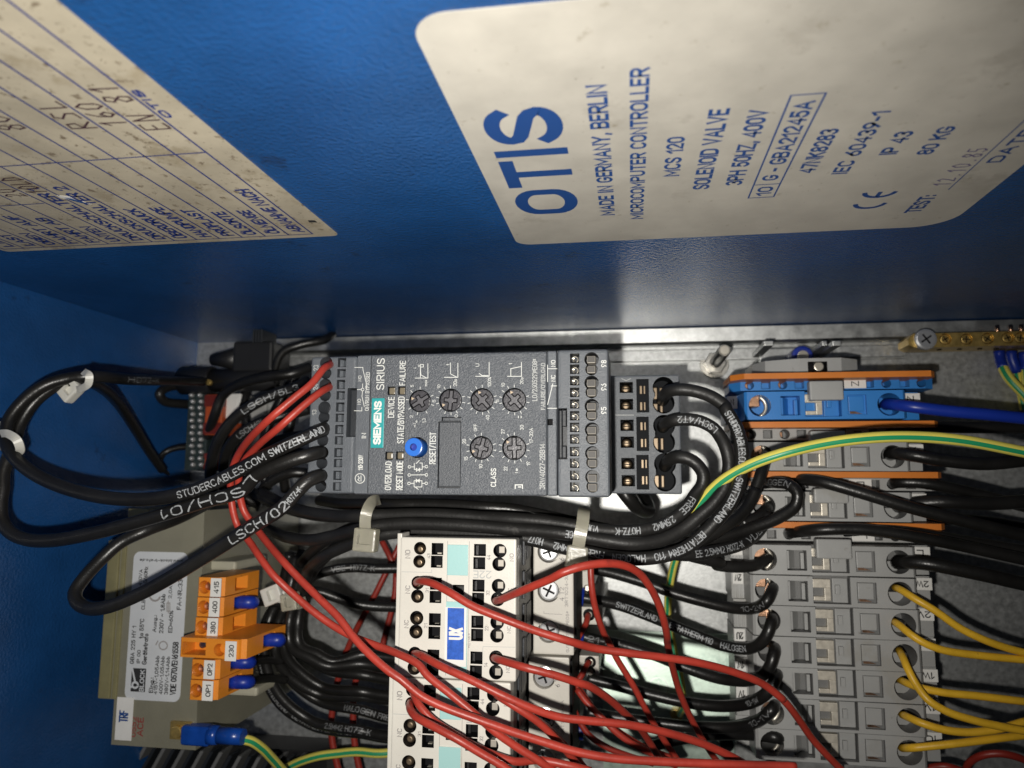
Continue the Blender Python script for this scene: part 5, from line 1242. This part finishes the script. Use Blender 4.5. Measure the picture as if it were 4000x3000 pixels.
# --- fan of cables behind the transformer, going to the contactors
fan = [(318, 'topmost', 1.0), (565, 'second', .9), (905, 'third', .8), (985, 'fourth', .72), (1065, 'fifth', .64), (1145, 'sixth', .5), (1225, 'seventh', .38), (1330, 'eighth', .22), (1410, 'ninth', .1), (1490, 'lowest', 0.0)]
tx = {7: [('HALOGEN FREE', ('D4', 100, 1275), ('D4', 390, 1345), 'cable_print_dim')], 8: [('2.5MM2 H07Z-K', ('D4', -40, 1380), ('D4', 260, 1405), 'cable_print_dim')],
      9: [('STUDERCABLES.COM', ('D2', 1535, 430), ('D2', 1462, 880), 'cable_print_dim'), ('SWITZERLAND', ('D2', 1480, 930), ('D2', 1630, 1180), 'cable_print_dim'), ('BETATHERM 110', ('D2', 1680, 1200), ('D2', 2010, 1345), 'cable_print_dim'), ('HALOGEN FREE', ('D4', 50, 1470), ('D4', 380, 1500), 'cable_print_dim')],
      0: [('VDE  H07Z-K', ('D4', 0, 320), ('D4', 300, 285), 'cable_print_dim')]}
jy = [random.uniform(.9, 2.0) for _ in fan]; jz = [random.uniform(1.5, 4.0) for _ in fan]
for i, (ye, word, f) in enumerate(fan):
    zf = 60 - 3*i % 11
    s = P('D2', 1560 + 230*f, 330 - 60*f*0, 78); e = P('D4', 455 - .045*ye, ye, 62)
    xm = 1455 + 330*f
    if i < 2:
        p = path(('D3', f'{560+60*i} {900+40*i} 74, {640+80*i} {820+130*i} 72, {800+40*i} {770+220*i} 70'), ('D4', f'{150+30*i} {ye-12} 66, {300} {ye} 64, 470 {ye} 60'))
    else:
        p = path(('D2', f'{1690+120*f:.0f} -70 70, {1640+170*f:.0f} 130 {86-2*i}, {1570+210*f:.0f} 310 {84-2*i}, {1500+270*f:.0f} {430+20*f:.0f} {84-2*i}, {1455+330*f:.0f} {640-60*f:.0f} {86-2*i}, {1480+350*f:.0f} {860-260*f:.0f} {84-2*i}, {1600+330*f:.0f} {1090-500*f:.0f} {80-2*i}, {1850+200*f:.0f} {1270-640*f:.0f} {76-2*i}'),
                 ('D4', f'{200} {ye-45*(1-f)-25*f:.0f} 68, 330 {ye-12} 64, 440 {ye+4} 60'))
    p = [q + Vector((0, jy[i]*math.sin(k*.045 + i*1.7), jz[i]*math.sin(k*.03 + i*2.3))) for k, q in enumerate(p)]
    BC(f'{word} black cable of the fan running left of the contactors', p, tx.get(i, ()), grp='cable fan beside the contactors', r=2.25)
# --- six cables from the contactors' right side to the terminals
KB = [(path(('D5', '560 690 60, 850 745 62, 1200 850 64'), ('D6', '1150 140 65, 1400 212 67, 1700 278 72, 1880 275 78, 1980 215 84, 2025 120 80, 2035 70 66')), 'black cable bending up into terminal 2W', [('10-2W', ('D6', 1790, 285), ('D6', 2000, 215), 'cable_print_dim', .85)]),
      (path(('D6', '330 175 70, 420 192 70, 700 250 68, 1000 360 66, 1300 485 66, 1600 600 70, 1830 625 78, 1960 545 84, 2015 420 84, 2025 310 66')), 'black cable printed with white capitals bending up into terminal 2V', [('SWITZERLAND', ('D6', 680, 250), ('D6', 1030, 375)), ('BETATHERM 110', ('D6', 1140, 425), ('D6', 1520, 560)), ('HALOGEN', ('D6', 1590, 595), ('D6', 1820, 625))]),
      (path(('D6', '320 500 66, 430 535 66, 700 590 64, 1000 680 64, 1300 800 65, 1600 890 70, 1850 895 78, 1990 810 84, 2040 680 84, 2045 570 66')), 'black cable bending up into terminal 2U', [('21-2U', ('D6', 440, 535), ('D6', 700, 595), 'cable_print_dim')]),
      (path(('D6', '430 885 62, 700 950 62, 1000 1030 63, 1300 1095 65, 1600 1125 70, 1850 1090 78, 2000 990 84, 2060 880 82, 2050 820 66')), 'black cable bending up into terminal 1W', [('10-1W', ('D6', 1845, 1125), ('D6', 1950, 1080), 'cable_print_dim', .85)]),
      (path(('D6', '430 1180 62, 700 1225 62, 1000 1265 63, 1400 1305 65, 1700 1305 70, 1900 1255 78, 2020 1160 84, 2060 1070 66')), 'black cable bending up into terminal 1V', [('10-1V', ('D6', 1860, 1290), ('D6', 2030, 1180), 'cable_print_dim', .85)]),
      (path(('D6', '900 1490 50, 1150 1430 54, 1400 1380 58, 1700 1365 66, 1930 1375 74, 2060 1395 78, 2110 1410 68')), 'black cable entering terminal 1U almost straight', [])]
for p, lab, tx_ in KB:
    o = BC(lab, p, tx_, grp='black cables to the grey terminals', r=2.35)
for p, lab in ((path(('D6', '300 165 71, 350 175 71, 400 190 70.5')), 'a'), (path(('D6', '300 470 67, 340 505 66, 400 530 66')), 'b')): pass
for (y, lab) in ((178, 'blue wire sleeve beside the contactor screw row'), (500, 'second blue wire sleeve, lower beside the contactor'), (1330, 'blue wire sleeve beside the second contactor')):
    p = path(('D6', f'305 {y-5} 73, 350 {y+2} 73, 402 {y+10} 73')); b = B().tube(p, 4.2 if y < 300 else 3.6, 16); o = obj('wire_sleeve', b, 'ferrule_blue', None, p[0]); tag(o, lab, 'sleeve', 'blue wire sleeves')
# --- loops left of the grey terminals
pM = path(('C7', '500 1300 62, 510 1330 74, 480 1280 80'), ); 
BC('black cable loop curling round the second grey terminal entry', path(('C7', '480 1172 66, 560 1165 84, 650 1180 90, 705 1235 92, 690 1320 92, 580 1400 93, 400 1470 94, 200 1530 97, 60 1570 100, -60 1590 104')), [('110  HALOGEN', ('C7', 470, 1180), ('C7', 660, 1190), 'cable_print_dim')])
BC('black cable dropping from beneath the green yellow wire', path(('C7', '480 965 66, 490 1010 84, 465 1100 90, 420 1220 92, 330 1330 93, 220 1400 94, 80 1450 98')))
BC('black cable stub in the third grey terminal entry', path(('C7', '500 1300 60, 500 1340 80, 440 1400 86, 330 1440 88')))
# --- black and blue cables leaving right
for lab, p, r in (('thick blue wire leaving the large blue terminal', path(('C7', '1285 655 62, 1320 645 76, 1450 660 84, 1700 690 86, 1950 712 86, 2240 742 84')), 2.35),):
    wire('wire', lab, 'wire', p, r, 'wire_blue')
for lab, p, r in (('black cable leaving the grey terminal below the green yellow wire', path(('C7', '1320 990 62, 1345 970 76, 1480 985 82, 1700 1020 84, 1950 1040 84, 2240 1015 82')), 2.6),
                  ('black cable in the shade between blue wire and green yellow wire', path(('C7', '1270 850 55, 1330 820 66, 1500 795 70, 1800 800 70, 2240 800 68')), 2.4),
                  ('black cable crossing the jumper cover below the third divider', path(('C7', '640 1165 62, 720 1145 76, 860 1160 84, 1100 1225 88, 1450 1330 90, 1850 1430 90, 2240 1525 88')), 2.4),
                  ('black cable from the narrow block under the third divider', path(('C7', '1330 1190 60, 1370 1165 72, 1550 1170 76, 1800 1220 76, 2240 1330 74')), 2.3),
                  ('thick black cable leaving the second grey terminal', path(('C7', '1350 1335 62, 1420 1315 74, 1650 1295 80, 1950 1305 80, 2240 1290 78')), 2.7),
                  ('black cable crossing the lowest orange divider', path(('D7', '425 215 58, 470 205 74, 620 190 84, 850 185 86, 1050 205 86, 1400 265 86, 1910 375 84')), 2.3),
                  ('lower black cable crossing to the right beside the lowest divider', path(('C7', '1020 1490 70, 1200 1480 78, 1500 1500 78, 1850 1560 78, 2240 1620 76')), 2.2),
                  ('thick black cable leaving the block marked L', path(('D7', '1110 400 62, 1140 388 76, 1280 395 82, 1550 445 84, 1910 525 82')), 2.7),
                  ('black cable low in the shade right of the grey terminals', path(('C7', '1560 1440 40, 1750 1410 44, 2000 1430 44, 2240 1470 44')), 2.3)):
    BC(lab, p, r=r, grp='black cables leaving to the right')
# --- yellow wires
ZY = 80
for lab, s in (('uppermost yellow wire, from terminal 2W', '1100 545 60, 1108 548 76, 1140 562 82, 1220 612 86, 1350 690 88, 1500 795 88, 1650 868 88, 1780 915 87, 1910 950 86'), ('second yellow wire, from terminal 2V', '1090 755 60, 1098 758 76, 1130 780 82, 1190 830 86, 1280 888 88, 1400 932 88, 1600 962 87, 1910 992 86'),
               ('third yellow wire dropping steeply over the fourth', '1125 930 60, 1130 940 76, 1150 980 83, 1180 1050 87, 1225 1135 89, 1300 1235 92, 1420 1310 93, 1600 1368 93, 1750 1402 92, 1910 1432 91'), ('fourth yellow wire passing under the third', '1130 1118 60, 1142 1120 76, 1190 1142 82, 1260 1165 84, 1400 1193 85, 1600 1213 85, 1910 1250 84'),
               ('fifth yellow wire sagging and rising to the picture edge', '1140 1328 60, 1150 1332 76, 1180 1345 82, 1260 1380 86, 1400 1422 87, 1560 1438 87, 1740 1418 87, 1910 1370 86'), ('lowest yellow wire, from terminal 1U', '1140 1535 60, 1152 1536 76, 1200 1535 82, 1320 1524 84, 1500 1505 85, 1700 1480 84, 1910 1455 83')):
    p = path(('D7', s)); o = wire('wire', lab, 'wire', p, 1.42, 'wire_yellow', 'yellow wires')
    sl = [p[i] for i in range(0, min(7, len(p)))]
    obj('sleeve', B().tube(sl, 1.95, 12, taper=lambda q: 1.15-.2*q), 'hole_black', o)
# --- green yellow wires
def pe_faces(tw):
    return lambda i, n: 1 if (i in tw) else 0
def pe_wire(lab, pts, r, stripe_up=True):
    # stripe: centre the green band on the side facing the camera
    fr = frames(pts); n = 16; b = B(); prev = None
    for p, t_, u, v in fr:
        nn = CAMV - p; nn = (nn - t_*nn.dot(t_)).normalized(); vv = t_.cross(nn)
        a0 = .15
        ring = [b.bm.verts.new(p + nn*(r*math.cos(a0+2*math.pi*i/n)) + vv*(r*math.sin(a0+2*math.pi*i/n))) for i in range(n)]
        if prev:
            for i in range(n):
                f = b.bm.faces.new((prev[i], prev[(i+1) % n], ring[(i+1) % n], ring[i])); f.smooth = True
                f.material_index = 1 if i in (15, 0, 7, 8) else 0
        prev = ring
    bmesh.ops.recalc_face_normals(b.bm, faces=b.bm.faces)
    o = obj('earth_wire', b, ['pe_yellow', 'pe_green'], None, pts[len(pts)//2]); tag(o, lab, 'wire', 'green and yellow earth wires'); return o
pe_wire('green and yellow wire arching over the grey terminals to the right edge', path(('D5', '1500 330 100, 1560 250 106, 1650 120 114'), ('C7', '20 1370 118, 90 1270 122, 200 1160 126, 380 1055 130, 600 975 133, 900 905 134, 1200 868 134, 1500 862 132, 1800 886 130, 2240 968 126')), 1.9)
pe_wire('green and yellow wire hanging behind the looped red wire', path(('D5', '1450 540 60, 1410 640 58, 1380 760 55, 1350 950 50, 1345 1100 46'), ('D6', '1115 300 44, 1150 500 42, 1190 700 42, 1225 850 42, 1245 960 42, 1260 1100 34, 1230 1190 18')), 1.7)
o = pe_wire('green and yellow wire from the blue spade connector', path(('D2', '1180 1372 96, 1270 1380 95, 1360 1395 92, 1450 1450 86, 1530 1530 78, 1600 1609 70, 1680 1700 60')), 2.0)
pe_wire('green and yellow wire along the bottom beside the heat sink', path(('D2', '1500 1700 40, 1650 1609 42, 1750 1560 44, 1900 1515 46, 2050 1495 46, 2200 1482 46'), ('D4', '300 1560 46, 400 1555 45')), 2.0)
t = thing('spade_connector', 'translucent blue insulated spade connector on the transformer earth tab', 'connector', P('D2', 930, 1350, 96))
z = 98.5; a, e = P('D2', 825, 1262, z), P('D2', 1040, 1452, z); b = B().box(a.x, e.x, e.y+.5, a.y-.5, z-5, z+1.2, 1.6, 3); obj('hood', b, 'spade_blue', t)
cy = P('D2', 1100, 1365, z).y; a2 = P('D2', 1290, 1370, z)
b = B().cyl((cy, z-2), 4.2, e.x-1, e.x+3, 20, 3.5, axis='x').cyl((cy, z-2), 3.5, e.x+3, a2.x, 20, 3.1, axis='x'); obj('sleeve', b, 'spade_blue', t)
for i, (lab, s) in enumerate((('yellow and green earth wire with blue ferrule, first on the brass bar', '2045 290 10, 2050 330 10, 2062 380 12, 2110 470 16, 2212 580 18, 2260 640 18'), ('second earth wire with blue ferrule on the brass bar', '2128 295 9, 2130 340 9, 2150 390 9, 2170 470 7, 2190 560 6, 2215 680 5'), ('third earth wire with blue ferrule at the right picture edge', '2212 300 9, 2216 350 9, 2222 420 10, 2230 520 10'))):
    p = path(('C7', s)); o = pe_wire(lab, p, 2.3 if i == 0 else 1.9); ferrule(o, p, 2.0, 9.0)
# --- red wires
RR = 1.22
def RW(lab, *segs, r=RR, m='wire_red'): return wire('wire', lab, 'wire', path(*segs), r, m, 'red wires')
RW('red wire from upper left contactor entry sweeping to the bottom right terminals', ('D4', '570 400 142, 572 392 150, 600 384 158, 680 400 163, 800 462 166, 950 552 167, 1150 635 167, 1400 728 165, 1600 790 163'), ('D6', '500 625 157, 800 668 154, 1100 705 150, 1400 752 146, 1700 832 141, 1950 935 136, 2120 1065 132'), ('D7', '340 1175 128, 430 1260 124, 510 1365 120, 590 1480 116, 690 1590 112, 790 1690 108'))
RW('red wire arching from the upper right contactor entry and dropping down', ('D4', '1110 525 142, 1112 518 150, 1150 508 157, 1300 445 167, 1500 362 173'), ('D5', '420 752 175, 600 692 174, 800 665 171, 950 678 167, 1080 735 162, 1180 850 155, 1260 1000 147, 1310 1150 140, 1340 1290 133'), ('D6', '1120 570 126, 1145 690 119, 1172 810 112, 1222 985 104, 1290 1155 97, 1390 1350 90, 1500 1530 84, 1620 1690 78'))
RW('red wire hanging from under the arching one, left of it', ('D5', '690 560 110, 680 700 112, 690 880 112, 722 1060 110, 800 1285 106'), ('D6', '600 540 103, 680 705 100, 820 935 96, 960 1200 91, 1100 1430 86, 1230 1620 82'))
RW('red wire from the fourth left contactor entry running to the lower right', ('D4', '552 885 142, 556 880 150, 600 890 157, 750 970 163, 950 1062 165, 1150 1160 165, 1350 1248 163, 1550 1312 160'), ('D6', '420 1248 158, 800 1288 154, 1100 1350 150, 1400 1440 145, 1700 1572 139, 1880 1680 135'))
RW('red wire from the fourth right contactor entry bending downward', ('D4', '1098 910 142, 1102 908 150, 1150 925 157, 1300 970 161, 1500 1022 160, 1700 1085 156'), ('D6', '442 950 154, 600 1050 146, 750 1182 136, 880 1310 126, 960 1425 118, 1060 1590 108'))
RW('outer red wire of the pair from the starter, crossing to the bottom', ('C4', '2205 700 148, 2195 722 160, 2150 750 166, 2070 850 171, 1960 940 174, 1800 1075 176, 1660 1215 170, 1570 1350 160, 1535 1460 156, 1535 1570 154'), ('D3', '20 290 153, 60 415 152, 150 535 154, 250 682 157, 340 800 158, 480 935 157, 650 1082 157, 800 1190 157, 950 1275 158, 1100 1335 159, 1300 1408 161, 1480 1502 163'), ('D4', '640 1022 164, 800 1152 165, 950 1275 165, 1100 1405 164, 1250 1512 162, 1420 1620 160, 1520 1690 158'))
RW('inner red wire of the pair from the starter, crossing over the other', ('C4', '2200 852 148, 2190 872 160, 2130 905 166, 2010 1000 170, 1860 1135 172, 1710 1265 166, 1610 1390 160, 1585 1500 157, 1600 1620 155'), ('D3', '110 300 154, 195 420 154, 300 555 158, 420 695 163, 550 832 164, 700 982 166, 850 1130 168, 960 1275 170, 1100 1425 172, 1250 1555 173'), ('D4', '460 1050 173, 600 1165 172, 750 1240 171, 1000 1332 170, 1250 1420 168, 1500 1500 166'), ('D6', '300 1510 165, 600 1568 163, 1000 1600 160, 1500 1622 156, 2230 1645 150'))
RW('red wire looping from the lower contactor entry to the bottom edge', ('D4', '540 1200 141, 528 1215 151, 528 1258 158, 570 1312 163, 700 1382 166, 850 1462 167, 1000 1552 166, 1150 1640 165, 1260 1720 164'))
RW('red wire from the lower contactor passing beneath its neighbours', ('D4', '540 1120 141, 550 1150 151, 590 1230 155, 680 1330 156, 800 1412 156, 950 1500 155, 1100 1570 155, 1250 1615 156, 1400 1605 158, 1600 1640 158, 1760 1680 156'))
RW('red wire branching under the long lower one near the second screw shelf', ('D4', '1090 1110 141, 1120 1160 150, 1180 1200 154, 1260 1250 154, 1400 1345 152, 1540 1480 148, 1640 1600 144, 1720 1700 140'))
RW('red wire leaving the upper small relay socket in a tight bend', ('D6', '445 335 70, 432 350 80, 415 420 84, 335 560 88, 292 700 90, 300 860 92, 350 960 92, 430 1080 92, 550 1225 92, 700 1345 91, 900 1470 89, 1150 1570 86'))
RW('red wire leaving the lower small relay socket', ('D6', '455 745 72, 430 760 80, 385 850 84, 320 960 86, 295 1080 86, 340 1210 86, 440 1370 86, 600 1480 86, 800 1560 84, 1000 1620 82'), m='wire_red_deep')
RW('darkened red wire with worn print under the red crossing', ('D6', '340 980 96, 430 1100 98, 560 1230 99, 680 1350 99, 820 1450 98, 1000 1540 96, 1200 1640 93'))
RW('short red wire at the lower left of the screw shelf', ('D6', '-60 1220 118, 60 1290 124, 180 1410 128, 310 1545 130, 420 1680 130'))
RW('red wire low beneath the terminals, curving at the right corner', ('D7', '1250 1690 60, 1330 1655 62, 1420 1650 64, 1520 1680 64'), m='wire_red_deep', r=1.4)
RW('red wire arc at the lower right picture corner', ('D7', '1530 1690 60, 1560 1625 64, 1640 1580 68, 1750 1570 70, 1850 1590 70, 1920 1620 68'), m='wire_red_deep', r=1.4)
RW('red wire cut by the bottom edge under the grey terminals', ('D7', '-40 1530 120, 80 1590 118, 200 1650 116, 300 1710 114'))
RW('thin red wire crossing the gap left of the contactor top', ('D3', '1190 530 30, 1265 680 32, 1340 850 30'), m='wire_red_deep', r=1.5)
RW('thin red wire slanting down behind the upper cables', ('D3', '1340 540 28, 1250 720 30, 1120 980 32, 980 1240 30, 900 1420 28'), m='wire_red_deep', r=1.5)
RW('thin red wire upright behind the cable fan', ('D3', '1300 760 26, 1290 950 26, 1200 1330 26, 1150 1560 26'), m='wire_red_deep', r=1.5)
RW('thin red wire behind the lower cable fan', ('D2', '2095 760 34, 2055 900 34, 2010 1130 34, 2000 1330 34, 2040 1560 34, 2080 1700 34'), m='wire_red_deep', r=1.6)
RW('second thin red wire behind the lower cable fan', ('D4', '200 920 34, 150 1100 34, 140 1380 34, 160 1560 34, 190 1700 34'), m='wire_red_deep', r=1.6)
# --- ferrules and short leads of the transformer terminals
for key, lab, dst in (('400', 'short black lead with blue ferrule in the second orange terminal', '1500 305 84'), ('OP1', 'short black lead with blue ferrule in terminal OP1', '1530 905 80'), ('OP2', 'short black lead with blue ferrule in terminal OP2', '1500 760 80'), ('230', 'short black lead with blue ferrule in raised terminal marked 230', '1520 600 84')):
    ex, ym = ends[key]; s = Vector((ex-1.0, ym, 101)); d = [float(q) for q in dst.split()]
    e = P('D2', *d); p = catmull([s, s + Vector((6, 0, -.6)), s.lerp(e, .6) + Vector((0, 0, 1.0)), e, e + Vector((4, -2, -6))])
    o = BC(lab, p, grp='short leads of the transformer', r=1.7); ferrule(o, p, 2.2, 8.5)

# ================================================================ cable ties
def tie(lab, k, pts, w, head, hsz, m, zc):
    """strap as a flat band over the bundle plus its locking head"""
    t = thing('cable_tie', lab, 'cable tie', P(k, *head), 'nylon cable ties')
    c = catmull([P(k, *p) for p in pts], .8); fr = frames(c); b = B(); prev = None
    for i, (p, tg, u, v) in enumerate(fr):
        n = CAMV - p; n = (n - tg*n.dot(tg)).normalized(); sd = tg.cross(n)
        n = (n + Vector((0, 0, .3))).normalized()
        ring = [b.bm.verts.new(p + sd*(w/2*sx) + n*(.55*sn)) for sx, sn in ((-1, -1), (1, -1), (1, 1), (-1, 1))]
        if prev:
            for j in range(4): b.bm.faces.new((prev[j], prev[(j+1) % 4], ring[(j+1) % 4], ring[j]))
        prev = ring
    bmesh.ops.recalc_face_normals(b.bm, faces=b.bm.faces); obj('strap', b, m, t)
    hx, hy, hz = hsz; c = P(k, *head); tg = (fr[-1][0]-fr[0][0]); ang = math.atan2(tg.y, tg.x)
    b = B().box(-hx/2, hx/2, -hy/2, hy/2, -hz/2, hz/2, .7, 2); c2 = B().box(-hx*.22, hx*.18, -hy*.3, hy*.3, hz*.1, hz)
    bm = cut(b, c2, [m, m]); bmesh.ops.transform(bm, matrix=Matrix.Translation(c) @ Matrix.Rotation(ang, 4, 'Z'), verts=bm.verts); obj('head', bm, m, t)
tie('clear nylon cable tie round the black bundle left of the white contactor', 'D3', [(1165, 205, 124), (1110, 225, 133), (1075, 290, 137), (1060, 360, 137), (1060, 440, 136), (1065, 500, 134)], 4.0, (1068, 520, 137), (8.2, 8.2, 5.2), 'tie_clear', 134)
tie('clear nylon cable tie round the black bundle above the contactor screws', 'D5', [(625, 200, 122), (620, 230, 135), (610, 320, 139), (590, 420, 140), (575, 510, 139), (565, 570, 136)], 4.2, (562, 615, 138), (8.0, 7.2, 5.2), 'tie_clear', 134)
tie('white nylon cable tie beside the orange transformer terminals', 'D2', [(1660, 230, 88), (1640, 255, 92), (1600, 270, 92), (1570, 265, 91)], 4.2, (1550, 245, 92), (8.5, 7.5, 6), 'tie_white', 92)
tie('clear nylon cable tie behind the crossing red wires left of fan', 'D2', [(1640, 330, 90), (1690, 325, 93), (1740, 320, 92), (1800, 300, 88)], 4.2, (1680, 300, 94), (7, 7, 5), 'tie_clear', 92)
tie('white nylon cable tie round the looped cables on the upper left', 'C4', [(560, 770, 146), (595, 800, 150), (590, 845, 149), (545, 880, 146), (500, 890, 142)], 2.6, (478, 893, 142), (8.5, 6, 4.5), 'tie_white', 140)
tie('white nylon cable tie round the looped cables at the left edge', 'C4', [(0, 1180, 158), (60, 1185, 162), (115, 1225, 163), (135, 1280, 161), (115, 1315, 156)], 2.8, (-40, 1200, 156), (9, 8, 5), 'tie_white', 150)
